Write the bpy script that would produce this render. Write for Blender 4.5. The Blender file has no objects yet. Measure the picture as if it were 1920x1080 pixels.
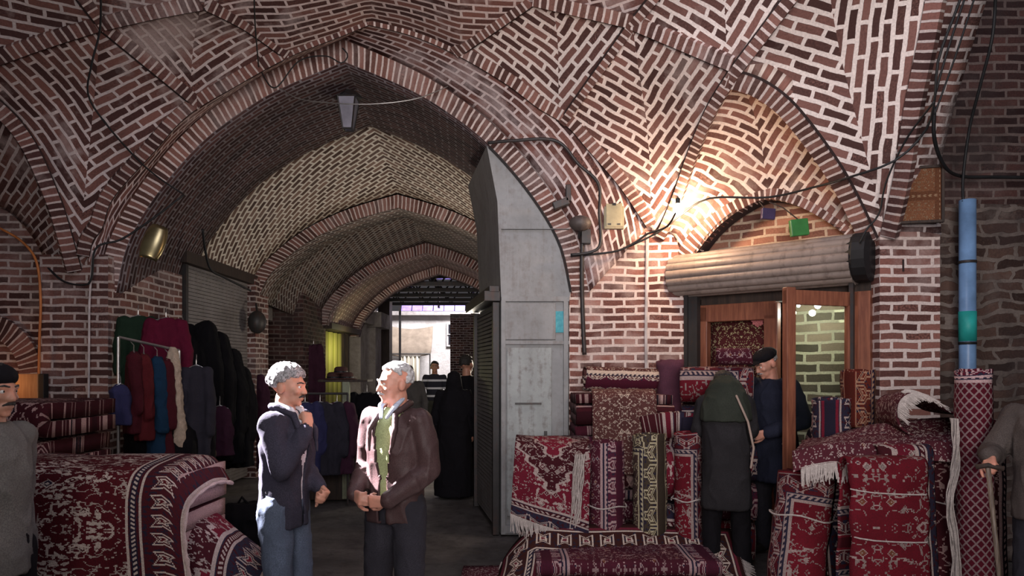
import bpy, bmesh, math, random
from mathutils import Vector, Matrix, noise, Quaternion
random.seed(7)
PI = math.pi
R = math.radians
SC = bpy.context.scene
COL = SC.collection

# ------------------------------------------------------------------ camera, world, light, exposure
F = 1300.0          # focal length in pixels of the 1920 wide frame
EYE = 1.65          # eye height
HOR = 690.0         # horizon row in the photograph
cam_d = bpy.data.cameras.new('camera')
cam_d.sensor_width = 36.0
cam_d.lens = F / 1920.0 * 36.0
cam_d.shift_y = (HOR - 540.0) / 1920.0
cam_d.clip_start = 0.05
cam_d.clip_end = 200
cam = bpy.data.objects.new('camera', cam_d)
COL.objects.link(cam)
cam.location = (0, 0, EYE)
cam.rotation_euler = (PI / 2, 0, 0)
SC.camera = cam

SC.view_settings.view_transform = 'Standard'
SC.view_settings.look = 'None'
SC.view_settings.gamma = 1
SC.view_settings.use_curve_mapping = False
SC.view_settings.exposure = -0.3

world = bpy.data.worlds.new('daylight')
SC.world = world
world.use_nodes = True
wn = world.node_tree
wn.nodes['Background'].inputs[0].default_value = (0.66, 0.62, 0.68, 1)
wn.nodes['Background'].inputs[1].default_value = 0.10


def lamp(name, kind, loc, energy, color=(1, 1, 1), size=0.2, target=None, **kw):
    d = bpy.data.lights.new(name, kind)
    d.energy = energy
    d.color = color
    if kind == 'AREA':
        d.size = size
        if 'size_y' in kw:
            d.shape = 'RECTANGLE'
            d.size_y = kw['size_y']
    elif kind == 'SPOT':
        d.spot_size = kw.get('angle', R(20))
        d.spot_blend = kw.get('blend', 0.2)
        d.shadow_soft_size = size
    elif kind == 'POINT':
        d.shadow_soft_size = size
    o = bpy.data.objects.new(name, d)
    COL.objects.link(o)
    o.location = loc
    if target is not None:
        v = Vector(target) - Vector(loc)
        o.rotation_euler = v.to_track_quat('-Z', 'Y').to_euler()
    return o


# sunbeam through the roof opening of the crossing (falls on the two talking men)
lamp('sunbeam', 'SPOT', (-7.2, 6.0, 7.0), 200000, (1.0, 0.94, 1.0), 0.05, (-0.98, 3.87, 1.26), angle=R(8.2), blend=0.25)
# skylight of the crossing dome
lamp('dome_skylight', 'AREA', (0.2, 2.4, 6.6), 120, (0.86, 0.84, 1.0), 2.0, (0.1, 5.0, 3.0))
# added area light behind the camera, aimed up to brighten the vault
lamp('vault_fill', 'AREA', (0.4, -1.6, 2.9), 190, (1.0, 0.93, 0.92), 3.0, (1.0, 6.0, 4.2)).data.spread = R(95)
# unseen point lights added to brighten the passage vaults
lamp('passage_fill', 'POINT', (-0.5, 9.9, 1.75), 115, (1.0, 0.90, 0.74), 0.3)
lamp('passage_fill', 'POINT', (-0.85, 12.4, 2.1), 14, (0.9, 0.86, 0.95), 0.3)
lamp('passage_fill', 'POINT', (-1.3, 15.4, 2.2), 18, (1.0, 0.9, 0.95), 0.3)
# sun in the open court at the end of the passage
lamp('court_sun', 'AREA', (-1.0, 24.0, 7.5), 1500, (1.0, 0.96, 0.98), 2.0, (-2.3, 29.0, 2.5))


# ------------------------------------------------------------------ helpers
def P(px, py, Y):
    return Vector(((px - 960.0) * Y / F, Y, EYE + (HOR - py) * Y / F))


def link(name, me, mat=None, parent=None):
    o = bpy.data.objects.new(name, me)
    COL.objects.link(o)
    if mat is not None:
        if isinstance(mat, (list, tuple)):
            for m in mat:
                me.materials.append(m)
        elif len(me.materials) == 0:
            me.materials.append(mat)
    if parent is not None:
        o.parent = parent
    return o


def thing(name, label, cat, loc=(0, 0, 0), rz=0.0, group=None):
    o = bpy.data.objects.new(name, None)
    COL.objects.link(o)
    o.empty_display_size = 0.1
    o.location = loc
    o.rotation_euler = (0, 0, rz)
    o['label'] = label
    o['category'] = cat
    if group:
        o['group'] = group
    return o


def tag(o, label, cat, group=None, kind=None):
    o['label'] = label
    o['category'] = cat
    if group:
        o['group'] = group
    if kind:
        o['kind'] = kind
    return o


def struct(o, label=None):
    o['kind'] = 'structure'
    if label:
        o['label'] = label
    return o


def world_off(o):
    """move the mesh so that its origin sits at its own base centre"""
    me = o.data
    n = len(me.vertices)
    if n == 0:
        return o
    xs = [v.co.x for v in me.vertices]; ys = [v.co.y for v in me.vertices]; zs = [v.co.z for v in me.vertices]
    c = Vector(((min(xs) + max(xs)) / 2, (min(ys) + max(ys)) / 2, min(zs)))
    me.transform(Matrix.Translation(-c))
    o.location = o.location + c
    return o


def mesh(name, verts, faces, uvs=None, smooth=False):
    me = bpy.data.meshes.new(name)
    me.from_pydata([tuple(v) for v in verts], [], faces)
    if uvs is not None:
        lay = me.uv_layers.new(name='UVMap')
        d = lay.data
        for p in me.polygons:
            for li in p.loop_indices:
                d[li].uv = uvs[me.loops[li].vertex_index]
    if smooth:
        for p in me.polygons:
            p.use_smooth = True
    me.update()
    return me


class MB:
    """collects boxes, tubes and lathes into one mesh"""

    def __init__(s):
        s.v = []; s.f = []; s.uv = []

    def add(s, vs, fs, uvs=None):
        n = len(s.v)
        s.v += [Vector(v) for v in vs]
        s.f += [tuple(i + n for i in f) for f in fs]
        s.uv += list(uvs) if uvs else [(v[0] + v[1], v[2]) for v in vs]
        return s

    def box(s, c, size, rz=0.0, rx=0.0, ry=0.0, M=None):
        hx, hy, hz = size[0] / 2, size[1] / 2, size[2] / 2
        m = Matrix.Translation(Vector(c)) @ (M if M is not None else (Matrix.Rotation(rz, 4, 'Z') @ Matrix.Rotation(ry, 4, 'Y') @ Matrix.Rotation(rx, 4, 'X')))
        vs = []; fs = []; uv = []
        for ax, (a, b) in ((0, (1, 2)), (1, (0, 2)), (2, (0, 1))):
            for sg in (-1, 1):
                q = []
                for i, j in ((-1, -1), (1, -1), (1, 1), (-1, 1)):
                    p = [0, 0, 0]
                    p[ax] = sg * (hx, hy, hz)[ax]
                    p[a] = i * (hx, hy, hz)[a]
                    p[b] = j * (hx, hy, hz)[b]
                    q.append(Vector(p))
                flip = (sg > 0) if ax != 1 else (sg < 0)
                if not flip:
                    q.reverse()
                n = len(vs)
                for p in q:
                    vs.append(m @ p)
                    uv.append((p[a] + c[a], p[b] + c[b]))
                fs.append((n, n + 1, n + 2, n + 3))
        return s.add(vs, fs, uv)

    def tube(s, pts, r, seg=8, cap=True):
        pts = [Vector(p) for p in pts]
        n = len(pts)
        rr = r if isinstance(r, (list, tuple)) else [r] * n
        vs = []; fs = []; uv = []
        up = Vector((0, 0, 1))
        L = 0
        prev = None
        for i, p in enumerate(pts):
            t = (pts[min(i + 1, n - 1)] - pts[max(i - 1, 0)])
            if t.length < 1e-9:
                t = Vector((0, 0, 1))
            t.normalize()
            if prev is None:
                a = t.cross(up)
                if a.length < 1e-3:
                    a = t.cross(Vector((0, 1, 0)))
            else:
                a = prev - t * prev.dot(t)
                if a.length < 1e-6:
                    a = t.cross(up)
            a.normalize(); prev = a
            b = t.cross(a)
            if i:
                L += (p - pts[i - 1]).length
            for k in range(seg):
                th = 2 * PI * k / seg
                vs.append(p + (a * math.cos(th) + b * math.sin(th)) * rr[i])
                uv.append((th * rr[i], L))
        for i in range(n - 1):
            for k in range(seg):
                k2 = (k + 1) % seg
                fs.append((i * seg + k, i * seg + k2, (i + 1) * seg + k2, (i + 1) * seg + k))
        if cap:
            fs.append(tuple(reversed(range(seg))))
            fs.append(tuple(range((n - 1) * seg, n * seg)))
        return s.add(vs, fs, uv)

    def ball(s, c, r, seg=12, rings=8, M=None):
        r3 = r if isinstance(r, (list, tuple)) else (r, r, r)
        c = Vector(c)
        vs = []; fs = []
        for i in range(rings + 1):
            ph = PI * i / rings
            for k in range(seg):
                th = 2 * PI * k / seg
                p = Vector((math.sin(ph) * math.cos(th) * r3[0], math.sin(ph) * math.sin(th) * r3[1], math.cos(ph) * r3[2]))
                if M is not None:
                    p = M @ p
                vs.append(c + p)
        for i in range(rings):
            for k in range(seg):
                k2 = (k + 1) % seg
                if i == 0:
                    fs.append((k, (i + 1) * seg + k, (i + 1) * seg + k2))
                elif i == rings - 1:
                    fs.append((i * seg + k, (i + 1) * seg + k, i * seg + k2))
                else:
                    fs.append((i * seg + k, (i + 1) * seg + k, (i + 1) * seg + k2, i * seg + k2))
        return s.add(vs, fs)

    def lathe(s, c, prof, seg=16):
        c = Vector(c)
        vs = []; fs = []; uv = []
        for j, (r, z) in enumerate(prof):
            for k in range(seg):
                th = 2 * PI * k / seg
                vs.append(c + Vector((r * math.cos(th), r * math.sin(th), z)))
                uv.append((th * r, z))
        for j in range(len(prof) - 1):
            for k in range(seg):
                k2 = (k + 1) % seg
                fs.append((j * seg + k, j * seg + k2, (j + 1) * seg + k2, (j + 1) * seg + k))
        fs.append(tuple(reversed(range(seg))))
        fs.append(tuple(range((len(prof) - 1) * seg, len(prof) * seg)))
        return s.add(vs, fs, uv)

    def build(s, name, mat, parent=None, smooth=False, bevel=0.0):
        me = mesh(name, s.v, s.f, s.uv, smooth)
        o = link(name, me, mat, parent)
        if bevel:
            m = o.modifiers.new('bevel', 'BEVEL')
            m.width = bevel; m.segments = 2; m.limit_method = 'ANGLE'
            w = me
            bm = bmesh.new(); bm.from_mesh(w)
            bmesh.ops.remove_doubles(bm, verts=bm.verts, dist=1e-5)
            bm.to_mesh(w); bm.free()
        return o


def spline(pts, n, closed=False):
    """Catmull-Rom through pts, n samples evenly by arc length"""
    pts = [Vector(p) for p in pts]
    if len(pts) == 2:
        return [pts[0].lerp(pts[1], i / (n - 1)) for i in range(n)]
    dense = []
    m = len(pts)
    for i in range(m - 1):
        p0 = pts[max(i - 1, 0)]; p1 = pts[i]; p2 = pts[i + 1]; p3 = pts[min(i + 2, m - 1)]
        for k in range(16):
            t = k / 16
            dense.append(0.5 * ((2 * p1) + (p2 - p0) * t + (2 * p0 - 5 * p1 + 4 * p2 - p3) * t * t + (3 * p1 - p0 - 3 * p2 + p3) * t ** 3))
    dense.append(pts[-1])
    return resample(dense, n)


def resample(dense, n):
    acc = [0]
    for i in range(1, len(dense)):
        acc.append(acc[-1] + (dense[i] - dense[i - 1]).length)
    out = []
    j = 0
    for i in range(n):
        d = acc[-1] * i / (n - 1)
        while j < len(acc) - 2 and acc[j + 1] < d:
            j += 1
        seg = acc[j + 1] - acc[j]
        t = 0 if seg < 1e-9 else (d - acc[j]) / seg
        out.append(dense[j].lerp(dense[j + 1], max(0, min(1, t))))
    return out


def coons(b, r, t, l, n=26):
    """b: A>B, r: B>C, t: C>D, l: D>A  -> grid of points"""
    b = resample(b, n); r = resample(r, n); t = list(reversed(resample(t, n))); l = list(reversed(resample(l, n)))
    A, B, C, D = b[0], b[-1], t[-1], t[0]
    g = []
    for j in range(n):
        v = j / (n - 1)
        row = []
        for i in range(n):
            u = i / (n - 1)
            p = b[i] * (1 - v) + t[i] * v + l[j] * (1 - u) + r[j] * u - (A * (1 - u) * (1 - v) + B * u * (1 - v) + D * (1 - u) * v + C * u * v)
            row.append(p)
        g.append(row)
    return g


# ------------------------------------------------------------------ node helper
class NG:
    def __init__(s, name):
        s.m = bpy.data.materials.new(name)
        s.m.use_nodes = True
        s.t = s.m.node_tree
        s.bsdf = s.t.nodes['Principled BSDF']
        s.out = s.t.nodes['Material Output']

    def n(s, typ, **kw):
        nd = s.t.nodes.new(typ)
        for k, v in kw.items():
            setattr(nd, k, v)
        return nd

    def put(s, sock, v):
        if isinstance(v, bpy.types.NodeSocket):
            s.t.links.new(v, sock)
        elif v is not None:
            if isinstance(v, (tuple, list)) and len(v) == 3 and sock.type == 'RGBA':
                v = (*v, 1)
            sock.default_value = v

    def math(s, op, a, b=None, c=None, clamp=False):
        nd = s.n('ShaderNodeMath', operation=op)
        nd.use_clamp = clamp
        s.put(nd.inputs[0], a)
        if b is not None:
            s.put(nd.inputs[1], b)
        if c is not None:
            s.put(nd.inputs[2], c)
        return nd.outputs[0]

    def mix(s, fac, a, b, blend='MIX'):
        nd = s.n('ShaderNodeMix', data_type='RGBA', blend_type=blend)
        s.put(nd.inputs[0], fac)
        s.put(nd.inputs[6], a)
        s.put(nd.inputs[7], b)
        return nd.outputs[2]

    def noise(s, vec, scale, detail=3, rough=0.55, out=0, dim='3D'):
        nd = s.n('ShaderNodeTexNoise')
        if vec is not None:
            s.put(nd.inputs['Vector'], vec)
        nd.inputs['Scale'].default_value = scale
        nd.inputs['Detail'].default_value = detail
        nd.inputs['Roughness'].default_value = rough
        return nd.outputs[out]

    def ramp(s, fac, stops, interp='LINEAR'):
        nd = s.n('ShaderNodeValToRGB')
        cr = nd.color_ramp
        cr.interpolation = interp
        while len(cr.elements) < len(stops):
            cr.elements.new(0.5)
        for e, (p, c) in zip(cr.elements, stops):
            e.position = p
            if not isinstance(c, (tuple, list)):
                c = (c, c, c)
            e.color = (*c[:3], 1)
        s.put(nd.inputs[0], fac)
        return nd.outputs[0]

    def mr(s, v, a, b, c=0.0, d=1.0, smooth=False):
        nd = s.n('ShaderNodeMapRange')
        if smooth:
            nd.interpolation_type = 'SMOOTHSTEP'
        s.put(nd.inputs[0], v)
        for i, x in enumerate((a, b, c, d)):
            nd.inputs[i + 1].default_value = x
        return nd.outputs[0]

    def uv(s):
        return s.n('ShaderNodeTexCoord').outputs['UV']

    def obj(s):
        return s.n('ShaderNodeTexCoord').outputs['Object']

    def sep(s, v):
        nd = s.n('ShaderNodeSeparateXYZ')
        s.put(nd.inputs[0], v)
        return nd.outputs

    def comb(s, x, y, z=0.0):
        nd = s.n('ShaderNodeCombineXYZ')
        s.put(nd.inputs[0], x); s.put(nd.inputs[1], y); s.put(nd.inputs[2], z)
        return nd.outputs[0]

    def bump(s, h, strength=0.5, dist=0.02):
        nd = s.n('ShaderNodeBump')
        nd.inputs['Strength'].default_value = strength
        nd.inputs['Distance'].default_value = dist
        s.put(nd.inputs['Height'], h)
        s.t.links.new(nd.outputs[0], s.bsdf.inputs['Normal'])

    def done(s, color, rough=0.8, metal=0.0, spec=0.3):
        s.put(s.bsdf.inputs['Base Color'], color)
        s.put(s.bsdf.inputs['Roughness'], rough)
        s.put(s.bsdf.inputs['Metallic'], metal)
        s.bsdf.inputs['Specular IOR Level'].default_value = spec
        return s.m


def plain(name, col, rough=0.7, metal=0.0, var=0.25, scale=6.0, spec=0.3, bump=0.15, bscale=40):
    g = NG(name)
    o = g.obj()
    n = g.noise(o, scale, 4)
    c = g.mix(g.mr(n, 0.3, 0.7), tuple(x * (1 - var) for x in col), tuple(min(1, x * (1 + var)) for x in col))
    if bump:
        g.bump(g.noise(o, bscale, 3), bump, 0.01)
    return g.done(c, rough, metal, spec)


BRICK_A = (0.075, 0.034, 0.031)
BRICK_B = (0.22, 0.100, 0.082)
MORTAR = (0.56, 0.47, 0.44)


def brick_mat(name, a=BRICK_A, b=BRICK_B, mortar=MORTAR, bw=0.225, rh=0.078, ms=0.0145, chev=None, plaster=0.5, soot=0.35, wob=0.017, off=0.5, pcol=(0.50, 0.40, 0.38), swap=False, seed=0.0):
    g = NG(name)
    uv = g.uv()
    x, y, _ = g.sep(uv)
    if swap:
        x, y = y, x
    if chev is not None:
        tl, tr = R(chev[0]), R(chev[1])
        ax = g.math('ABSOLUTE', x)
        side = g.math('GREATER_THAN', x, 0.0)
        ct = g.mr(side, 0, 1, math.cos(tl), math.cos(tr))
        st = g.mr(side, 0, 1, math.sin(tl), math.sin(tr))
        u = g.math('ADD', g.math('MULTIPLY', ax, ct), g.math('MULTIPLY', y, st))
        v = g.math('SUBTRACT', g.math('MULTIPLY', y, ct), g.math('MULTIPLY', ax, st))
        x = g.math('ADD', u, 20.0); y = g.math('ADD', v, 20.0)
    nz = g.n('ShaderNodeTexNoise')
    nz.inputs['Scale'].default_value = 3.2
    nz.inputs['Detail'].default_value = 3
    g.put(nz.inputs['Vector'], g.comb(x, y, seed))
    nx, ny, _ = g.sep(nz.outputs['Color'])
    x = g.math('ADD', x, g.math('MULTIPLY', g.math('SUBTRACT', nx, 0.5), wob * 4))
    y = g.math('ADD', y, g.math('MULTIPLY', g.math('SUBTRACT', ny, 0.5), wob * 2.4))
    vec = g.comb(x, y, 0.0)
    br = g.n('ShaderNodeTexBrick')
    br.offset = off
    g.put(br.inputs['Vector'], vec)
    br.inputs['Scale'].default_value = 1.0
    br.inputs['Brick Width'].default_value = bw
    br.inputs['Row Height'].default_value = rh
    br.inputs['Mortar Size'].default_value = ms
    br.inputs['Mortar Smooth'].default_value = 0.35
    br.inputs['Bias'].default_value = 0.0
    br.inputs['Color1'].default_value = (0, 0, 0, 1)
    br.inputs['Color2'].default_value = (1, 1, 1, 1)
    br.inputs['Mortar'].default_value = (0.5, 0.5, 0.5, 1)
    val = g.sep(br.outputs['Color'])[0]
    fine = g.noise(vec, 60, 3)
    bc = g.ramp(g.math('ADD', g.math('MULTIPLY', val, 0.75), g.math('MULTIPLY', fine, 0.3)),
                [(0.05, tuple(c * 0.55 for c in a)), (0.3, a), (0.6, b), (0.85, tuple(c * 0.8 for c in a)), (1.0, tuple(min(1, c * 1.35) for c in b))])
    o = g.obj()
    big = g.noise(o, 0.9, 4, 0.6)
    med = g.noise(o, 3.5, 5, 0.65)
    mc = g.mix(g.mr(fine, 0.3, 0.7), tuple(c * 0.72 for c in mortar), mortar)
    # mortar edges eaten irregularly
    edge = g.math('ADD', br.outputs['Fac'], g.math('MULTIPLY', g.math('SUBTRACT', g.noise(vec, 28, 3), 0.5), 1.25))
    mfac = g.mr(edge, 0.3, 0.62)
    col = g.mix(mfac, bc, mc)
    # lime smeared over the brickwork
    pl = g.mr(g.math('ADD', g.math('MULTIPLY', big, 0.6), g.math('MULTIPLY', med, 0.5)), 0.56, 0.68)
    pl = g.math('MULTIPLY', pl, plaster)
    pc = g.mix(g.mr(fine, 0.3, 0.7), tuple(c * 0.8 for c in pcol), pcol)
    col = g.mix(pl, col, pc)
    # soot and dust
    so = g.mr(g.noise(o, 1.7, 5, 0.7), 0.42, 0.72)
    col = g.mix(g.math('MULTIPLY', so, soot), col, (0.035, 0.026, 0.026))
    h = g.math('ADD', g.math('MULTIPLY', mfac, 0.8), g.math('MULTIPLY', fine, 0.25))
    g.bump(h, 0.75, 0.018)
    return g.done(col, 0.92, 0, 0.15)


def stone_mat(name, cols, scale=5.0, soot=0.5):
    """rough old plaster falling off rubble brickwork"""
    g = NG(name)
    o = g.obj()
    n1 = g.noise(o, scale, 8, 0.7)
    n2 = g.noise(o, scale * 3, 6, 0.7)
    c = g.ramp(g.math('ADD', g.math('MULTIPLY', n1, 0.7), g.math('MULTIPLY', n2, 0.3)), [(0.3, cols[0]), (0.47, cols[1]), (0.55, cols[2]), (0.7, cols[3])])
    c = g.mix(g.math('MULTIPLY', g.mr(g.noise(o, 1.3, 5), 0.45, 0.7), soot), c, (0.03, 0.025, 0.025))
    g.bump(g.math('ADD', n1, n2), 0.8, 0.05)
    return g.done(c, 0.95, 0, 0.1)


def painted(name, col, rust=(0.10, 0.055, 0.04), amount=0.4, rough=0.55, metal=0.0, lines=None):
    """dirty painted sheet metal or wood"""
    g = NG(name)
    o = g.obj()
    n1 = g.noise(o, 2.2, 7, 0.7)
    n2 = g.noise(o, 14, 5, 0.7)
    st = g.n('ShaderNodeMapping')
    g.put(st.inputs['Vector'], o)
    st.inputs['Scale'].default_value = (9, 9, 0.8)
    n3 = g.noise(st.outputs[0], 2.0, 4, 0.6)
    c = g.mix(g.mr(n1, 0.35, 0.65), tuple(x * 0.78 for x in col), tuple(min(1, x * 1.12) for x in col))
    c = g.mix(g.math('MULTIPLY', g.mr(g.math('ADD', g.math('MULTIPLY', n2, 0.5), g.math('MULTIPLY', n3, 0.5)), 0.5, 0.62), amount), c, rust)
    g.bump(n2, 0.2, 0.01)
    return g.done(c, rough, metal, 0.4)


def wood(name, a, b, scale=1.0, rough=0.45):
    g = NG(name)
    o = g.obj()
    mp = g.n('ShaderNodeMapping')
    g.put(mp.inputs['Vector'], o)
    mp.inputs['Scale'].default_value = (12 * scale, 12 * scale, 1.2 * scale)
    n = g.noise(mp.outputs[0], 3, 6, 0.6)
    c = g.mix(g.mr(n, 0.3, 0.7), a, b)
    g.bump(n, 0.15, 0.005)
    return g.done(c, rough, 0, 0.4)


def emis(name, col, strength):
    g = NG(name)
    g.put(g.bsdf.inputs['Emission Color'], (*col, 1))
    g.bsdf.inputs['Emission Strength'].default_value = strength
    return g.done(col, 0.5)


# soft cloth with weave
def cloth(name, col, var=0.3, rough=0.9, scale=5, pattern=None):
    g = NG(name)
    o = g.obj()
    n = g.noise(o, scale, 4)
    c = g.mix(g.mr(n, 0.3, 0.7), tuple(x * (1 - var) for x in col), tuple(min(1, x * (1 + var)) for x in col))
    c = g.mix(g.mr(g.noise(o, 180, 2), 0.35, 0.65), c, tuple(x * 0.7 for x in col))
    g.bump(g.noise(o, 120, 2), 0.2, 0.004)
    return g.done(c, rough, 0, 0.15)


# ------------------------------------------------------------------ grown surfaces (bodies, clothes)
class Blob(MB):
    """overlapping tapered volumes grown together into one continuous surface"""

    def cap(s, a, b, ra, rb, seg=14):
        a = Vector(a); b = Vector(b)
        s.ball(a, ra, seg, 8); s.ball(b, rb, seg, 8)
        if (b - a).length > 1e-4:
            s.tube([a, b], [ra, rb], seg)
        return s

    def chain(s, pts, rad, seg=14):
        for i in range(len(pts) - 1):
            s.cap(pts[i], pts[i + 1], rad[i], rad[i + 1], seg)
        return s

    def rings(s, L, seg=28, pw=2.3):
        """closed loft of rounded ellipses (centre, rx, ry)"""
        vs = []; fs = []
        for c, rx, ry in L:
            c = Vector(c)
            for k in range(seg):
                th = 2 * PI * k / seg
                cx, sy = math.cos(th), math.sin(th)
                vs.append(c + Vector((rx * math.copysign(abs(cx) ** (2 / pw), cx), ry * math.copysign(abs(sy) ** (2 / pw), sy), 0)))
        n = len(L)
        for i in range(n - 1):
            for k in range(seg):
                k2 = (k + 1) % seg
                fs.append((i * seg + k, i * seg + k2, (i + 1) * seg + k2, (i + 1) * seg + k))
        fs.append(tuple(reversed(range(seg)))); fs.append(tuple(range((n - 1) * seg, n * seg)))
        return s.add(vs, fs)

    def bake(s, name, mat, parent, voxel=0.007, smooth=3, cut=None, folds=0.0, fscale=9.0, thick=0.0, shape=None):
        me = mesh(name, s.v, s.f)
        bm = bmesh.new(); bm.from_mesh(me); bmesh.ops.recalc_face_normals(bm, faces=bm.faces); bm.to_mesh(me); bm.free()
        t = bpy.data.objects.new('tmp', me)
        COL.objects.link(t)
        m = t.modifiers.new('r', 'REMESH'); m.mode = 'VOXEL'; m.voxel_size = voxel; m.use_smooth_shade = True
        if smooth:
            m = t.modifiers.new('s', 'SMOOTH'); m.iterations = smooth; m.factor = 0.6
        dg = bpy.context.evaluated_depsgraph_get()
        dg.update()
        ne = bpy.data.meshes.new_from_object(t.evaluated_get(dg))
        ne.name = name
        bpy.data.objects.remove(t); bpy.data.meshes.remove(me)
        ne.materials.clear()
        if folds or shape:
            ns = [v.normal.copy() for v in ne.vertices]
            for v, nn in zip(ne.vertices, ns):
                if folds:
                    p = v.co
                    q = Vector((p.x * fscale, p.y * fscale, p.z * fscale * 0.55))
                    d = noise.noise(q) + 0.5 * noise.noise(q * 2.3)
                    r_ = 1 - abs(noise.noise(q * 1.3 + Vector((7, 3, 1)))) * 2
                    v.co += nn * folds * (0.6 * d + 0.6 * max(0, r_) ** 3)
                if shape:
                    v.co = shape(v.co.copy())
        if cut:
            bm = bmesh.new(); bm.from_mesh(ne)
            bmesh.ops.delete(bm, geom=[f for f in bm.faces if cut(f.calc_center_median())], context='FACES')
            bm.to_mesh(ne); bm.free()
        for p in ne.polygons:
            p.use_smooth = True
        o = link(name, ne, mat, parent)
        if thick:
            mm = o.modifiers.new('cloth', 'SOLIDIFY'); mm.thickness = thick; mm.offset = -1
        return o



# ------------------------------------------------------------------ materials of the building
M_wall = brick_mat('wall_brick', plaster=0.35, soot=0.35)
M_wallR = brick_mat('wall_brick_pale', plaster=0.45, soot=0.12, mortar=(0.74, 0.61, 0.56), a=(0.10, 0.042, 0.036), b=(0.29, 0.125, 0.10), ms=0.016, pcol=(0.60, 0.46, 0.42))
M_dark = brick_mat('wall_brick_shaded', plaster=0.08, soot=0.85, mortar=(0.15, 0.11, 0.10), a=(0.03, 0.015, 0.015), b=(0.09, 0.04, 0.035))  # shade of the right recess put into dark brick and mortar colours
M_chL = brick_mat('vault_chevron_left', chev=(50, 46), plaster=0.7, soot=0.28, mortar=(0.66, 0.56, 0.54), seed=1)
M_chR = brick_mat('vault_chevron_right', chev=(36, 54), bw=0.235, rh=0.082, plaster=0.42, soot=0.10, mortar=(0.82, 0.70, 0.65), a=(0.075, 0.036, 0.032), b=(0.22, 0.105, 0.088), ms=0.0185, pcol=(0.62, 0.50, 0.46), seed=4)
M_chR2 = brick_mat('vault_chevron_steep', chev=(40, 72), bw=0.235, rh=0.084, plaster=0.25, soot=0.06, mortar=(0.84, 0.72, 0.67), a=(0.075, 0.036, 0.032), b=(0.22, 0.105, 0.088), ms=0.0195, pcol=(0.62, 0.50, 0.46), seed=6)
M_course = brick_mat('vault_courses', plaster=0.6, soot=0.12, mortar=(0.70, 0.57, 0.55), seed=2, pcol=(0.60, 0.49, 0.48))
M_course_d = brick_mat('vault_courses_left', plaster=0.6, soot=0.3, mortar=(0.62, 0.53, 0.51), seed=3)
M_sold = brick_mat('soldier_bricks', bw=0.6, rh=0.066, ms=0.011, plaster=0.35, soot=0.3, off=0.0, seed=5)
M_soldR = brick_mat('soldier_bricks_pale', bw=0.6, rh=0.066, ms=0.0125, plaster=0.35, soot=0.1, off=0.0, mortar=(0.70, 0.58, 0.54), a=(0.10, 0.048, 0.04), b=(0.27, 0.13, 0.105), seed=5)
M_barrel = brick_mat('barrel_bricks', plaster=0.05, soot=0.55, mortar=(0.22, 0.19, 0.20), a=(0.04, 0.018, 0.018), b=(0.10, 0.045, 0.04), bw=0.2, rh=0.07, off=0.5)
M_bay = brick_mat('bay_vault_bricks', chev=(25, 25), plaster=0.1, soot=0.1, mortar=(0.84, 0.76, 0.66), a=(0.11, 0.068, 0.055), b=(0.25, 0.16, 0.125), bw=0.2, rh=0.085, ms=0.018)
M_bay2 = brick_mat('bay_vault_bricks_grey', chev=(40, 30), plaster=0.1, soot=0.4, mortar=(0.42, 0.38, 0.34), a=(0.06, 0.035, 0.03), b=(0.15, 0.09, 0.07), bw=0.17, rh=0.085, ms=0.014)
M_bay3 = brick_mat('bay_vault_bricks_red', plaster=0.1, soot=0.25, mortar=(0.46, 0.36, 0.34), a=(0.09, 0.045, 0.04), b=(0.20, 0.10, 0.09), bw=0.2, rh=0.1, ms=0.02)
M_groove = plain('dark_brown_matte', (0.03, 0.018, 0.017), 0.95, bump=0)
M_lime = plain('lime_line', (0.50, 0.45, 0.44), 0.9, var=0.3)
M_rubble = brick_mat('crumbling_plaster', a=(0.045, 0.026, 0.022), b=(0.12, 0.07, 0.055), mortar=(0.20, 0.16, 0.14), bw=0.26, rh=0.10, ms=0.02, wob=0.07, plaster=0.85, soot=0.75, pcol=(0.17, 0.135, 0.12))
M_plaster = stone_mat('old_lime_plaster', [(0.20, 0.17, 0.155), (0.30, 0.26, 0.24), (0.36, 0.32, 0.30), (0.26, 0.22, 0.20)], 2.5, 0.25)
M_grey = painted('grey_sheet_metal', (0.25, 0.25, 0.25), amount=0.35)
M_greyd = painted('grey_shutter_paint', (0.15, 0.145, 0.142), amount=0.5)
M_dirtywhite = painted('pale_shutter_paint', (0.30, 0.28, 0.26), (0.10, 0.07, 0.06), amount=0.45)
M_woodr = wood('red_brown_varnish', (0.14, 0.045, 0.028), (0.30, 0.11, 0.06))
M_wooddk = wood('dark_timber', (0.018, 0.012, 0.010), (0.05, 0.03, 0.022), rough=0.7)
M_black = plain('black_paint', (0.012, 0.012, 0.013), 0.55, bump=0.05)
M_iron = painted('dark_iron', (0.045, 0.042, 0.042), (0.08, 0.04, 0.03), 0.5, 0.5, 0.4)
M_steel = plain('worn_steel', (0.35, 0.34, 0.33), 0.35, 0.8, bump=0.05)

ROOM = Vector((-0.6, 3.0, 1.6))


def solid(o, th=0.12):
    m = o.modifiers.new('thickness', 'SOLIDIFY')
    m.thickness = th
    m.offset = -1
    return o


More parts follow.
